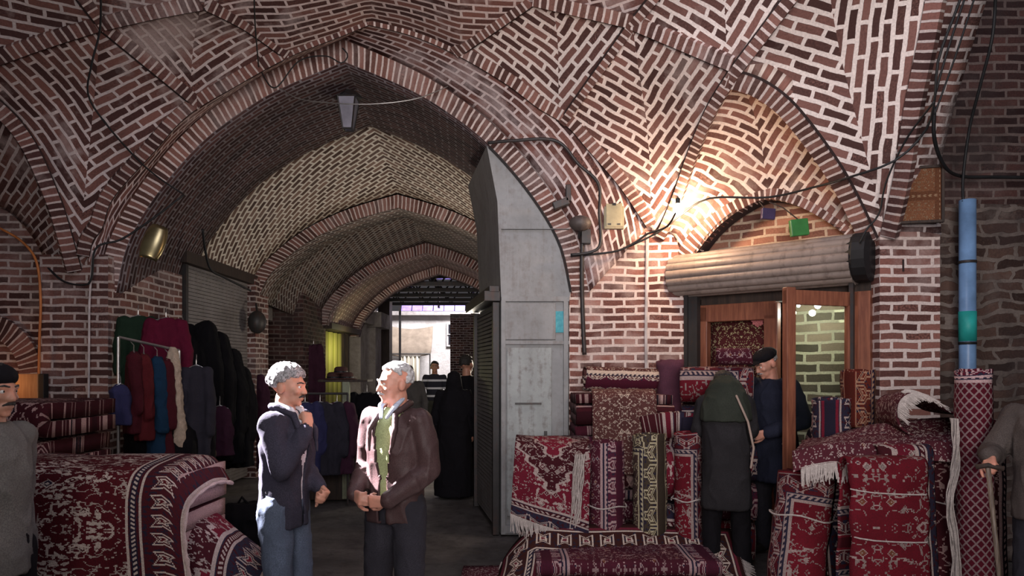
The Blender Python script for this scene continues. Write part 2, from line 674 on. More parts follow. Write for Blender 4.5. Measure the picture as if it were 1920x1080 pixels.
def grid_obj(name, g, mat, uvf, th=0.12, toward=ROOM, smooth=True, parent=None):
    nj, ni = len(g), len(g[0])
    vs = [p for row in g for p in row]
    uvs = [uvf(i, j, g[j][i]) for j in range(nj) for i in range(ni)]
    fs = [(j * ni + i, j * ni + i + 1, (j + 1) * ni + i + 1, (j + 1) * ni + i) for j in range(nj - 1) for i in range(ni - 1)]
    k = (nj // 2) * ni + ni // 2
    a = vs[k]; b = vs[k + 1] if ni > ni // 2 + 1 else vs[k - 1]
    jj = (nj // 2 + 1) if nj // 2 + 1 < nj else nj // 2 - 1
    c = vs[jj * ni + ni // 2]
    nrm = (b - a).cross(c - a)
    if jj < nj // 2:
        nrm = -nrm
    if nrm.dot(Vector(toward) - a) < 0:
        fs = [tuple(reversed(f)) for f in fs]
    o = link(name, mesh(name, vs, fs, uvs, smooth), mat, parent)
    if th:
        solid(o, th)
    return o


def cum(g):
    """arc-length coordinates of a grid"""
    nj, ni = len(g), len(g[0])
    mid = nj // 2
    U = [0.0]
    for i in range(1, ni):
        U.append(U[-1] + (g[mid][i] - g[mid][i - 1]).length)
    mi = ni // 2
    V = [0.0]
    for j in range(1, nj):
        V.append(V[-1] + (g[j][mi] - g[j - 1][mi]).length)
    return U, V


def patch(sides, mat, axis=None, bulge=0.06, n=28, name='ceiling', mode='plane', th=0.12):
    g = coons(*sides, n=n)
    nj = ni = n
    c = g[nj // 2][ni // 2]
    nrm = (g[nj // 2][ni - 1] - g[nj // 2][0]).cross(g[nj - 1][ni // 2] - g[0][ni // 2]).normalized()
    if nrm.dot(ROOM - c) < 0:
        nrm = -nrm
    for j in range(nj):
        for i in range(ni):
            g[j][i] = g[j][i] - nrm * bulge * math.sin(PI * i / (ni - 1)) * math.sin(PI * j / (nj - 1))
    if mode == 'grid':
        U, V = cum(g)
        return struct(grid_obj(name, g, mat, lambda i, j, p: (U[i], V[j]), th))
    if axis is None:
        a0 = c; T = Vector((0, 0, 1))
    else:
        a0 = axis[0]; T = (axis[1] - axis[0])
    T = (T - nrm * T.dot(nrm)).normalized()
    S = T.cross(nrm)
    if S.x < 0:
        S = -S
    return struct(grid_obj(name, g, mat, lambda i, j, p: ((p - a0).dot(S), (p - a0).dot(T)), th))


RIBN = [0]


def rib(pts, w=0.105, th=0.045, mat=None, up=1, n=40, groove=0.012, off=None, name=None):
    """raised band of soldier bricks along a vault line with a dark joint at its foot"""
    RIBN[0] += 1
    pts = spline(pts, n)
    vs = []; uv = []; fs = []
    L = 0
    if off is None:
        off = w / 2
    line = []
    for i, p in enumerate(pts):
        t = (pts[min(i + 1, n - 1)] - pts[max(i - 1, 0)]).normalized()
        nr = (ROOM - p)
        nr = (nr - t * nr.dot(t)).normalized()
        sd = t.cross(nr)
        if sd.z < 0:
            sd = -sd
        sd = sd * up
        if i:
            L += (p - pts[i - 1]).length
        c = p + sd * off
        a = -w / 2; b = w / 2
        q = [(a, -0.03), (a, th), (b, th), (b, -0.03)]
        acc = 0
        for k, (x, y) in enumerate(q):
            vs.append(c + sd * x + nr * y)
            uv.append(((0.02, 0.05, 0.05 + w, 0.08 + w)[k] + 0.1, L))
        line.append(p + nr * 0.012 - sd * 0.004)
    for i in range(n - 1):
        for k in range(3):
            fs.append((i * 4 + k, i * 4 + k + 1, (i + 1) * 4 + k + 1, (i + 1) * 4 + k))
        fs.append((i * 4 + 3, i * 4, (i + 1) * 4, (i + 1) * 4 + 3))
    fs.append((0, 1, 2, 3)); fs.append(tuple((n - 1) * 4 + k for k in (3, 2, 1, 0)))
    me = mesh('trim', vs, fs, uv)
    bm = bmesh.new(); bm.from_mesh(me); bmesh.ops.recalc_face_normals(bm, faces=bm.faces); bm.to_mesh(me); bm.free()
    o = struct(link(name or 'trim_%d' % RIBN[0], me, mat or M_sold))
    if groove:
        b = MB(); b.tube(line, groove, 6)  # thin dark tube along the foot of the rib
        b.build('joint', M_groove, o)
    return o


PROF = [(1, 0), (.947, .217), (.815, .435), (.63, .645), (.44, .79), (.264, .89), (0, 1)]


def arch(cx, Y, hw, zs, za, n=41):
    h = [Vector((cx + hw * w, Y, zs + (za - zs) * z)) for w, z in PROF]
    Rt = spline(h, n // 2 + 1)
    Lt = [Vector((2 * cx - p.x, p.y, p.z)) for p in Rt]
    return Lt + list(reversed(Rt))[1:]


def loft(name, A, B, mat, k=2, th=0.12, toward=None, scale=(1, 1), center=False):
    g = [[a.lerp(b, j / k) for a, b in zip(A, B)] for j in range(k + 1)]
    U, V = cum(g)
    mid = U[-1] / 2 if center else 0
    if toward is None:
        m = len(A) // 2
        toward = (A[m] + B[m]) / 2 - Vector((0, 0, 2))
    col = []
    for i in range(len(A)):
        c = [0.0]
        for j in range(1, k + 1):
            c.append(c[-1] + (g[j][i] - g[j - 1][i]).length)
        col.append(c)
    return struct(grid_obj(name, g, mat, lambda i, j, p: ((U[i] - mid) * scale[0], col[i][j] * scale[1]), th, toward, smooth=True))


def radial(name, A, B, mat, th=0.1, toward=None, k=1):
    """strip between two curves, bricks standing across it"""
    g = [[a.lerp(b, j / k) for a, b in zip(A, B)] for j in range(k + 1)]
    U, V = cum(g)
    return struct(grid_obj(name, g, mat, lambda i, j, p: (V[j] + 0.03, U[i]), th, toward or ROOM, smooth=False))


# ------------------------------------------------------------------ floor
g = NG('worn_pavement')
o_ = g.obj()
c_ = g.ramp(g.noise(o_, 1.4, 7, 0.65), [(0.3, (0.035, 0.030, 0.029)), (0.5, (0.075, 0.066, 0.062)), (0.7, (0.12, 0.108, 0.10))])
c_ = g.mix(g.mr(g.noise(o_, 9, 5, 0.7), 0.5, 0.7), c_, (0.035, 0.03, 0.028))
g.bump(g.noise(o_, 5, 8, 0.7), 0.5, 0.05)
M_floor = g.done(c_, g.mr(g.noise(o_, 2, 4), 0.3, 0.7, 0.45, 0.8), 0, 0.4)
fg = []
NX, NY = 60, 110
vs = []; fs = []
for j in range(NY + 1):
    for i in range(NX + 1):
        x = -12 + 24 * i / NX; y = -4 + 44 * j / NY
        z = 0.012 * noise.noise(Vector((x * 0.9, y * 0.9, 0))) - 0.012
        vs.append((x, y, z))
for j in range(NY):
    for i in range(NX):
        k = j * (NX + 1) + i
        fs.append((k, k + 1, k + NX + 2, k + NX + 1))
o = link('floor', mesh('floor', vs, fs, smooth=True), M_floor); struct(o)

# ------------------------------------------------------------------ portal of the passage
CX = -1.67
I0 = arch(CX, 6.90, 2.27, 2.40, 4.70, 61)
I1 = arch(CX, 6.86, 2.43, 2.40, 4.90, 61)
I2 = arch(CX + 0.02, 6.88, 2.45, 2.38, 4.92, 61)
radial('ceiling', I0, I1, M_soldR, 0.1, Vector((CX, 0, 2)))
Opx = [(165, 480, 6.74), (172, 450, 6.72), (190, 425, 6.7), (210, 370, 6.68), (285, 285, 6.62), (350, 215, 6.58), (440, 160, 6.54), (540, 105, 6.5), (640, 65, 6.46), (692, 44, 6.45),
       (775, 65, 6.46), (860, 102, 6.48), (950, 155, 6.52), (1010, 200, 6.56), (1065, 235, 6.6), (1105, 280, 6.65), (1165, 350, 6.75), (1215, 425, 6.85)]
OL = spline([P(*p) for p in Opx[:10]], 31)
ORt = spline([P(*p) for p in Opx[9:]], 31)
O = OL + ORt[1:]
loft('ceiling', I1, O, M_course, 6, 0.12, Vector((CX, 0, 2)), center=True)
B0 = arch(CX - 0.12, 8.75, 2.30, 2.50, 4.70, 61)
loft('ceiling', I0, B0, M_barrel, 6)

# wall round the portal (backing)
wb = MB()
for i in range(len(I1) - 1):
    a, b = I1[i], I1[i + 1]
    y = 7.0
    wb.add([(a.x, y, a.z), (b.x, y, b.z), (b.x, y, 6.2), (a.x, y, 6.2)], [(0, 1, 2, 3)], [(a.x, a.z), (b.x, b.z), (b.x, 6.2), (a.x, 6.2)])
o = wb.build('wall_back', M_wall); solid(o, 0.2); struct(o)

# left pier and wall
b = MB(); b.box((-4.285, 7.54, 1.38), (0.67, 1.52, 2.76)); struct(b.build('wall_left_pier', M_wall))
b = MB(); b.box((-6.6, 7.10, 2.9), (4.1, 0.25, 5.8)); struct(b.build('wall_left', M_wall))
# side vault above the left wall
A_pts = [(-70, 146, 5.75), (0, 190, 6.0), (60, 260, 6.3), (110, 370, 6.5), (135, 450, 6.65), (150, 505, 6.76)]
A_c = spline([P(*p) for p in A_pts], 30)
Bc = spline([P(*p) for p in [(-110, 350, 6.92), (0, 388, 6.93), (45, 425, 6.94), (75, 470, 6.95), (100, 530, 6.97)]], 30)
g_ = [[a.lerp(b, j / 6) for a, b in zip(A_c, Bc)] for j in range(7)]
U_, V_ = cum(g_)
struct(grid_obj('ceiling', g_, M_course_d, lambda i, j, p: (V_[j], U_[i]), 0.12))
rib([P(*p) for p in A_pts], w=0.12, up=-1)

# ------------------------------------------------------------------ nodes of the net vault
S1 = P(160, 490, 6.74)
N1 = P(188, 55, 5.75)
A1 = P(355, 205, 6.56)
N2 = P(382, 15, 5.72)
B1 = P(532, 102, 6.5)
LX = P(-70, 146, 5.75)
C1 = P(860, 102, 6.48)
P1 = P(1000, 8, 5.78)
P2 = P(1175, 48, 5.72)
A2 = P(1050, 222, 6.59)
S2 = P(1232, 440, 6.88)
P3 = P(1370, 130, 5.5)
P4 = P(1512, -60, 4.85)
P5 = P(1262, -60, 5.2)
S3 = P(1645, 445, 5.78)


def px(l):
    return [P(*p) for p in l]


def Osub(p, q):
    """piece of the outer arch curve between the points nearest to p and q"""
    i = min(range(len(O)), key=lambda k: (O[k] - p).length)
    j = min(range(len(O)), key=lambda k: (O[k] - q).length)
    s = O[min(i, j):max(i, j) + 1]
    return s if i < j else list(reversed(s))


S1 = O[0]
N1_LX = spline([N1, P(90, 86, 5.72), P(0, 118, 5.7), LX], 20)
# left big patch
oL = Osub(S1, A1)
A1 = oL[-1]
A_up = list(reversed(A_c))                       # springing -> LX
oo = [A_up[0]] + oL
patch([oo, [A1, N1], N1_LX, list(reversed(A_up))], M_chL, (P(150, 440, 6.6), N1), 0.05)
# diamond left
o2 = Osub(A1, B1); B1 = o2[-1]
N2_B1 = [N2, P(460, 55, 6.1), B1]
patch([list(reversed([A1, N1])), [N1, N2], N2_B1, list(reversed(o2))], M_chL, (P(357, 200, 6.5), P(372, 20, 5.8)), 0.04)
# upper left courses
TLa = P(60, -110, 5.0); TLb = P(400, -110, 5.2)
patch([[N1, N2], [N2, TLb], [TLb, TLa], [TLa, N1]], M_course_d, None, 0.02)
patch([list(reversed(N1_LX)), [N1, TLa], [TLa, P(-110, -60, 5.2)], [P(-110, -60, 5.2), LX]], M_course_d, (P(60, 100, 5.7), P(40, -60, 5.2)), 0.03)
# top centre courses
o3 = Osub(B1, C1); C1 = o3[-1]
top_b = [N2] + N2_B1[1:] + o3[1:] + [P1]
top_b = resample(top_b, 60)
TR = P(1010, -110, 5.1)
patch([top_b, [P1, TR], [TR, TLb], [TLb, N2]], M_course, None, 0.0, n=50)
# diamond right
o4 = Osub(C1, A2); A2 = o4[-1]
patch([o4, [A2, P2], [P2, P1], [P1, C1]], M_chR, (P(1047, 205, 6.5), P(1040, 20, 5.8)), 0.04)
# right patch next to the outer arch
o5 = Osub(A2, O[-1])
P3_S2 = px([(1370, 130, 5.5), (1325, 205, 5.85), (1290, 290, 6.3), (1262, 370, 6.65)]) + [S2]
P3_S2 = spline(P3_S2, 24)
patch([o5 + [S2], list(reversed(P3_S2)), [P3, P2], [P2, A2]], M_chR, (P(1218, 330, 6.6), P(1192, 80, 5.8)), 0.05)
# upper patches
patch([[P2, P3], [P3, P4], [P4, P5], [P5, P2]], M_chR, (P(1365, 112, 5.5), P(1350, -40, 5.1)), 0.03)
patch([[P1, P2], [P2, P5], [P5, TR], [TR, P1]], M_course, None, 0.02)
# big right patch
P3_S3 = spline(px([(1370, 130, 5.5), (1430, 150, 5.48), (1490, 195, 5.5), (1560, 285, 5.6), (1605, 360, 5.7)]) + [S3], 24)
RR = spline(px([(1655, 440, 5.77), (1680, 330, 5.55), (1700, 200, 5.36), (1725, 80, 5.18), (1740, 0, 5.08), (1758, -70, 4.97)]), 24)
patch([[S3, RR[0]], RR, [RR[-1], P4], [P4, P3] + P3_S3[1:]], M_chR2, (P(1640, 360, 5.7), P(1565, 10, 5.0)), 0.05, n=34)
# patch over the shop arch
SA = px([(1292, 500, 6.86), (1318, 462, 6.72), (1350, 425, 6.58), (1395, 392, 6.42), (1440, 374, 6.3), (1490, 384, 6.2), (1545, 412, 6.1), (1590, 445, 5.98), (1622, 480, 5.9)])
SAc = spline(SA, 40)
E_l = P3_S2[:-1] + [P(1262, 440, 6.9), SAc[0]]
E_r = [SAc[-1], P(1640, 455, 5.8)] + list(reversed(P3_S3))[1:]
patch([SAc, E_r, [P3, P3 + Vector((0.001, 0, 0))], E_l], brick_mat('vault_chevron_shop', chev=(44, 52), bw=0.225, rh=0.08, plaster=0.4, soot=0.06, mortar=(0.80, 0.67, 0.60), a=(0.10, 0.048, 0.04), b=(0.28, 0.13, 0.105), ms=0.0175, pcol=(0.62, 0.50, 0.44), seed=8), (P(1432, 345, 6.2), P(1372, 135, 5.5)), 0.05, n=34)

# ribs
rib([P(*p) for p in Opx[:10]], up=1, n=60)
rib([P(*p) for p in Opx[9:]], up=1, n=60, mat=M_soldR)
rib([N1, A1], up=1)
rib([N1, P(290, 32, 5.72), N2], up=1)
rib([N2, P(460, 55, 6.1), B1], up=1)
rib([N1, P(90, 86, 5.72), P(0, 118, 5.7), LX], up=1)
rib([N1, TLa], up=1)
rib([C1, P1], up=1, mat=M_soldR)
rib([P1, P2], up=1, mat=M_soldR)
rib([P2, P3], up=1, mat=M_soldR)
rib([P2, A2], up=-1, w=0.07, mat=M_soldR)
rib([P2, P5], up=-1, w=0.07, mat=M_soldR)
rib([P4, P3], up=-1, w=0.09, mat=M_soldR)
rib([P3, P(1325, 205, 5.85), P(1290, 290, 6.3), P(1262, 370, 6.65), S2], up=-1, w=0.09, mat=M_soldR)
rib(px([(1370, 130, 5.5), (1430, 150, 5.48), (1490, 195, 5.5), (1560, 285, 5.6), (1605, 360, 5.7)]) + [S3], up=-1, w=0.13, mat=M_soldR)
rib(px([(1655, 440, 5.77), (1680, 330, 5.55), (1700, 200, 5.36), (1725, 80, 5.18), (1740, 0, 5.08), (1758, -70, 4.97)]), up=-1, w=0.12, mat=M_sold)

# ------------------------------------------------------------------ right side: soffit of the side arch, pillar and dark recess
Rin = RR
Rout = spline(px([(1765, 440, 5.75), (1762, 330, 5.67), (1772, 270, 5.6), (1790, 200, 5.5), (1822, 90, 5.28), (1850, 0, 5.11), (1872, -70, 5.0)]), 24)
g_ = [[a.lerp(b, j / 4) for a, b in zip(Rin, Rout)] for j in range(5)]
U_, V_ = cum(g_)
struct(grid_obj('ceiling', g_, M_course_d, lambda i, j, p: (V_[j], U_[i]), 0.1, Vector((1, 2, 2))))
b = MB(); b.box((3.30, 6.05, 1.39), (0.50, 0.60, 2.78)); struct(b.build('wall_right_pillar', M_wallR))
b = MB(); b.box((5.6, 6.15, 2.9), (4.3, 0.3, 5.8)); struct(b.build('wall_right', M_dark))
# lower rubble part of the recess wall, thicker
vs = []; fs = []; NX, NY = 60, 70
for j in range(NY + 1):
    for i in range(NX + 1):
        x = 3.56 + 3.6 * i / NX; z = 3.05 * j / NY
        d = 0.05 * noise.fractal(Vector((x * 3, z * 3, 1)), 1.0, 2.0, 4)
        vs.append((x, 5.93 + d, z))
for j in range(NY):
    for i in range(NX):
        k = j * (NX + 1) + i
        fs.append((k, k + 1, k + NX + 2, k + NX + 1))
o = link('wall_right', mesh('wall_right', vs, fs, [(v[0], v[2]) for v in vs], smooth=True), M_rubble); struct(o); solid(o, 0.1)

# ------------------------------------------------------------------ right shop wall
# straight part between portal and shop
b = MB(); b.box((1.195, 7.02, 1.70), (1.25, 0.24, 3.4)); struct(b.build('wall_right_front', M_wallR))
b = MB(); b.tube([(1.335, 6.885, 1.3), (1.33, 6.885, 2.0), (1.345, 6.885, 3.0)], 0.016, 6); struct(b.build('trim_20', M_lime))
SD = Vector((1.23, -1.10, 0)).normalized()
SN = Vector((-SD.y * -1, 0, 0))
SN = Vector((SD.y, -SD.x, 0))       # toward the crossing
SO = Vector((1.80, 6.90, 0))
S_ANG = math.atan2(SD.y, SD.x)


def SW(s, z, off=0.0):
    return SO + SD * s + SN * off + Vector((0, 0, z))


def SP(pxx, py, off=0.0):
    """s, z on the shop plane seen at a pixel"""
    o0 = SO + SN * off
    r = (pxx - 960) / F
    s = (r * o0.y - o0.x) / (SD.x - r * SD.y)
    Y = o0.y + SD.y * s
    return s, EYE + (HOR - py) * Y / F


def sbox(mb, s0, s1, z0, z1, o0, o1):
    c = SW((s0 + s1) / 2, (z0 + z1) / 2, (o0 + o1) / 2)
    return mb.box(c, (abs(s1 - s0), abs(o1 - o0), abs(z1 - z0)), rz=S_ANG)


# tympanum
def Yshop(pxx, off=0.0):
    o0 = SO + SN * off
    r = (pxx - 960) / F
    s = (r * o0.y - o0.x) / (SD.x - r * SD.y)
    return o0.y + SD.y * s


TYo = -0.10
ty = [SP(x, y, TYo) for x, y in ((1262, 500), (1292, 470), (1350, 405), (1395, 372), (1440, 350), (1500, 362), (1560, 395), (1610, 430), (1650, 470))]
vs = []; uv = []; fs = []
zb = 2.55
for s, z in ty:
    vs += [SW(s, zb, TYo), SW(s, z + 0.04, TYo)]
    uv += [(s, zb), (s, z + 0.04)]
for i in range(len(ty) - 1):
    fs.append((2 * i, 2 * i + 2, 2 * i + 3, 2 * i + 1))
M_tymp = brick_mat('tympanum_brick', plaster=0.6, soot=0.12, mortar=(0.50, 0.37, 0.27), a=(0.14, 0.06, 0.045), b=(0.32, 0.15, 0.10), pcol=(0.46, 0.32, 0.23))
o = link('wall_right_tympanum', mesh('wall_right_tympanum', vs, fs, uv), M_tymp); struct(o); solid(o, 0.1)
# voussoir ring of the shop arch
ring_in = SAc
ring_out = []
for i, p in enumerate(SAc):
    t = (SAc[min(i + 1, 39)] - SAc[max(i - 1, 0)]).normalized()
    sd = t.cross(SN)
    if sd.z < 0:
        sd = -sd
    ring_out.append(p + sd * 0.19 + SN * 0.0)
ri = [p + SN * 0.03 for p in ring_in]; ro = [p + SN * 0.03 for p in ring_out]
radial('ceiling', ri, ro, M_soldR, 0.1, ROOM)
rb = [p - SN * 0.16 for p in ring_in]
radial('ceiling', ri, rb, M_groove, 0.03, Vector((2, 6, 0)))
# wood jambs, lintel
b = MB(); sbox(b, -0.02, 0.07, 0, 2.4, -0.02, 0.05); struct(b.build('trim_21', M_iron))

# ------------------------------------------------------------------ passage bays
def ring(cx, Y0, Y1, hw, zs, za, t, msold, mint):
    fo = arch(cx, Y0 - 0.01, hw + t, zs, za + t); fi = arch(cx, Y0 - 0.01, hw, zs, za)
    radial('ceiling', fi, fo, msold, 0.06, Vector((cx, 0, 2)))
    loft('ceiling', arch(cx, Y0, hw, zs, za), arch(cx, Y1, hw, zs, za), mint, 2)
    return fo


ring(-1.75, 10.60, 11.3, 2.12, 2.7, 4.10, 0.2, M_soldR, M_bay2)
loft('ceiling', arch(-1.79, 8.75, 2.38, 2.75, 4.78), arch(-1.75, 10.62, 2.32, 2.7, 4.32), M_bay, 6, center=True)
ring(-1.69, 13.70, 14.5, 1.98, 2.5, 3.93, 0.2, M_sold, M_bay3)
loft('ceiling', arch(-1.75, 11.3, 2.25, 2.7, 4.25), arch(-1.69, 13.72, 2.15, 2.5, 4.12), M_bay2, 6, center=True)
ring(-1.75, 16.5, 16.9, 1.95, 2.4, 3.90, 0.18, M_soldR, M_bay3)
loft('ceiling', arch(-1.69, 14.5, 2.1, 2.5, 4.05), arch(-1.75, 16.52, 2.1, 2.4, 4.08), M_bay3, 6, center=True)
# light-tight top
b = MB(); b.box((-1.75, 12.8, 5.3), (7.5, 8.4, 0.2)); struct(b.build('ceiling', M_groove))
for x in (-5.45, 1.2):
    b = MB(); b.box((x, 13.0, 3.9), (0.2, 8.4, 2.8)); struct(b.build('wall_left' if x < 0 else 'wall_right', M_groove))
# walls of the passage
b = MB()
b.box((-4.75, 9.4, 4.1), (1.3, 2.2, 2.2))
struct(b.build('wall_left', M_plaster))
b = MB(); b.box((-4.30, 10.68, 1.5), (0.9, 0.55, 3.0)); struct(b.build('wall_left', M_wall))
b = MB(); b.box((-5.0, 11.8, 1.6), (0.6, 1.7, 3.2)); struct(b.build('wall_left', M_plaster))
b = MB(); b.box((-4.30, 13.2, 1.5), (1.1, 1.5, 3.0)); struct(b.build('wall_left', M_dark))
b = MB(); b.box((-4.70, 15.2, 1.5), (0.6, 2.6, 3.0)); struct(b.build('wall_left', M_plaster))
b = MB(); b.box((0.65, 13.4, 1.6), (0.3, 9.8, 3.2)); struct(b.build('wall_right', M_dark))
# lunettes over the recesses
b = MB(); b.box((-4.55, 11.8, 2.95), (0.5, 1.7, 0.9)); struct(b.build('wall_left', M_plaster))

# ------------------------------------------------------------------ kiosk filling the right side of the portal
KB = Vector((-0.28, 1.5, 0))        # its side runs askew into the passage
kiosk = thing('market_kiosk', 'grey sheet-metal booth filling the right haunch of the big brick arch', 'kiosk', (0.23, 6.86, 0))


def kin(o):
    """parent to the kiosk keeping world place"""
    o.parent = kiosk
    o.location = o.location - Vector(kiosk.location)
    return o


top = [p for p in arch(CX, 6.86, 2.25, 2.40, 4.66, 61) if p.x > -0.27]
front = [Vector((-0.106, 6.86, 0.0)), Vector((-0.106, 6.86, 2.32)), Vector((-0.145, 6.86, 3.3)), Vector((-0.25, 6.86, 3.85))] + [p for p in top if p.x > -0.2] + [Vector((0.56, 6.86, 2.3)), Vector((0.56, 6.86, 0))]
back = [p + KB for p in front]
n = len(front)
vs = front + back
fs = [tuple(range(n))] + [tuple(reversed(range(n, 2 * n)))]
for i in range(n):
    j = (i + 1) % n
    fs.append((i, i + n, j + n, j))
me = mesh('body', vs, fs)
bm = bmesh.new(); bm.from_mesh(me); bmesh.ops.recalc_face_normals(bm, faces=bm.faces); bm.to_mesh(me); bm.free()
kin(link('body', me, M_grey))
b = MB()
for z0, w in ((2.33, 0.05), (1.90, 0.035), (3.02, 0.006), (0.06, 0.08)):
    b.box((0.23, 6.845, z0), (0.67, 0.04, w))
for x in (-0.085, 0.53):
    b.box((x, 6.845, 1.16), (0.045, 0.045, 2.3))
kin(b.build('frame', M_grey, bevel=0.004))
b = MB(); b.box((0.17, 6.838, 1.02), (0.44, 0.02, 1.66)); pd_ = kin(b.build('door', painted('pale_metal_door', (0.31, 0.33, 0.325), (0.10, 0.07, 0.06), 0.6), bevel=0.004))
hb = MB(); hb.box((0.16, 6.82, 1.30), (0.26, 0.012, 0.018)); hb.build('bolt', M_iron, pd_)
hb = MB(); hb.box((0.33, 6.81, 0.98), (0.03, 0.03, 0.10)); hb.build('handle', M_iron, pd_)
b = MB(); b.box((0.17, 6.838, 2.11), (0.52, 0.02, 0.36)); kin(b.build('panel', M_grey, bevel=0.004))
# side roller shutter, slats
side_dir = KB.normalized()
ang = math.atan2(KB.y, KB.x)
b = MB()
for k in range(52):
    z = 0.08 + k * 0.0425
    c = Vector((-0.106, 6.86, z)) + KB * 0.5 + Vector((-0.035, -0.006, 0))
    b.box(c, (1.38, 0.022, 0.034), rz=ang, rx=R(14))
kin(b.build('shutter', M_greyd))
for f_ in (0.03, 0.97):
    b = MB()
    c = Vector((-0.106, 6.86, 1.15)) + KB * f_ + Vector((-0.05, -0.01, 0))
    b.box(c, (0.07, 0.06, 2.3), rz=ang)
    kin(b.build('shutter_rail', M_iron))
b = MB()
c = Vector((-0.106, 6.86, 2.36)) + KB * 0.5 + Vector((-0.09, -0.02, 0))
b.box(c, (1.55, 0.16, 0.10), rz=ang); b.box(c + Vector((0.02, 0, 0.07)), (1.55, 0.10, 0.06), rz=ang)
kin(b.build('cornice', M_iron, bevel=0.005))
b = MB(); b.tube([p + Vector((0, -0.012, 0)) for p in top if p.x > -0.25], 0.014, 6); kin(b.build('edge_trim', M_iron))

st = MB(); st.box((0.475, 6.838, 2.105), (0.15, 0.004, 0.21))
gm = NG('teal_poster_print'); oo_ = gm.obj()
cc = gm.ramp(gm.noise(oo_, 22, 4), [(0.4, (0.05, 0.28, 0.34)), (0.55, (0.07, 0.34, 0.40)), (0.7, (0.14, 0.42, 0.46))])
o = st.build('poster', gm.done(cc, 0.6)); world_off(o)
tag(o, 'small teal paper notice pasted on the grey metal booth', 'poster')

# ------------------------------------------------------------------ left roller shutter in the passage
sh = thing('roller_shutter', 'tall closed grey roller shutter behind the hanging coats on the left', 'roller shutter', (-3.98, 9.4, 0))
b = MB()
for k in range(62):
    b.box((0, 0, 0.06 + k * 0.0465), (0.02, 2.05, 0.040), ry=R(12))
b.build('curtain', painted('shutter_slats', (0.20, 0.18, 0.175), amount=0.3), sh)
for y in (-1.04, 1.04):
    b = MB(); b.box((0.02, y, 1.45), (0.09, 0.06, 2.9)); b.build('guide_rail', M_iron, sh)
b = MB(); b.box((0.02, 0.0, 2.98), (0.18, 2.3, 0.14)); b.build('shutter_beam', M_wooddk, sh)

# second, narrower shutter and doorway in the next bay
sh2 = thing('shop_door', 'narrow greenish shop door under the pale plaster lunette', 'door', (-4.62, 11.45, 0))
b = MB(); b.box((0, 0, 1.15), (0.06, 0.62, 2.2)); b.build('panel', painted('olive_door', (0.14, 0.15, 0.07)), sh2, bevel=0.01)
b = MB(); b.box((0.02, -0.36, 1.2), (0.12, 0.08, 2.4)); b.box((0.02, 0.36, 1.2), (0.12, 0.08, 2.4)); b.box((0.02, 0, 2.36), (0.12, 0.8, 0.1)); b.build('frame', M_wooddk, sh2)

# lit shop front, yellow panels
sf = thing('shop_front', 'yellow-green lit shop front with vertical curtains between the brick piers', 'shop front', (-3.86, 15.2, 0))
g = NG('yellow_curtain'); u_ = g.obj(); s_ = g.sep(u_)
w_ = g.math('SINE', g.math('MULTIPLY', s_[1], 16.0))
c_ = g.ramp(g.mr(w_, -1, 1), [(0.1, (0.30, 0.31, 0.04)), (0.45, (0.62, 0.60, 0.16)), (0.8, (0.45, 0.42, 0.12))])
M_yel = g.done(c_, 0.7)
vs = []; fs = []; N = 90
for i in range(N + 1):
    y = -1.22 + 1.75 * i / N
    x = -0.03 + 0.03 * math.sin(y * 16)
    vs += [(x, y, 0.7), (x, y, 2.42)]
for i in range(N):
    fs.append((2 * i, 2 * i + 2, 2 * i + 3, 2 * i + 1))
o = link('curtain', mesh('curtain', vs, fs, smooth=True), M_yel, sf); solid(o, 0.01)
b = MB(); b.box((0, 0.0, 2.5), (0.5, 2.6, 0.12)); b.box((0, 0.55, 1.25), (0.1, 0.12, 2.5)); b.box((0, 0.95, 1.25), (0.12, 0.1, 2.5)); b.box((0, -1.27, 1.25), (0.14, 0.09, 2.5)); b.build('frame', M_wooddk, sf)
b = MB(); b.box((-0.06, 0.75, 1.25), (0.06, 0.3, 2.4)); b.box((-0.06, 1.18, 1.25), (0.06, 0.36, 2.4)); b.build('door', M_dirtywhite, sf)
b = MB(); b.box((0.0, 0.15, 2.70), (0.1, 1.6, 0.3)); b.build('fascia', plain('green_fascia', (0.38, 0.44, 0.20), 0.6), sf)
lamp('shop_front_lamp', 'POINT', (-3.3, 14.9, 2.2), 18, (1.0, 0.95, 0.5), 0.1)

# pillars beyond the last arch
b = MB(); b.box((-3.95, 17.3, 1.5), (0.5, 0.7, 3.0)); b.box((-3.95, 17.3, 2.9), (0.8, 1.1, 0.3)); struct(b.build('wall_left', M_plaster))
b = MB(); b.box((-3.95, 19.2, 1.5), (0.5, 0.8, 3.0)); b.box((-3.95, 19.2, 2.95), (0.9, 1.3, 0.4)); struct(b.build('wall_left', M_plaster))
b = MB(); b.box((-4.5, 19.5, 1.8), (0.3, 5.6, 3.6)); struct(b.build('wall_left', M_plaster))
b = MB(); b.box((-3.95, 21.6, 2.2), (0.35, 0.5, 4.4)); struct(b.build('trim_30', M_wooddk))
b = MB(); b.box((0.2, 20.0, 2.3), (0.3, 7.5, 4.6)); struct(b.build('wall_right', M_dark))
b = MB(); b.box((-1.0, 22.6, 1.7), (2.0, 0.3, 3.4)); struct(b.build('wall_right', brick_mat('court_wall', plaster=0.8, soot=0.3, pcol=(0.30, 0.24, 0.22))))
bd = thing('blue_shop_panel', 'thin light blue painted panel between the plaster pillars', 'panel', (-4.2, 18.15, 0))
b = MB(); b.box((0, 0, 1.5), (0.05, 0.36, 1.6)); b.build('board', plain('light_blue_paint', (0.20, 0.42, 0.55), 0.5), bd, bevel=0.01)
b = MB(); b.box((0.0, 0, 0.35), (0.08, 0.42, 0.7)); b.build('plinth', M_wooddk, bd)

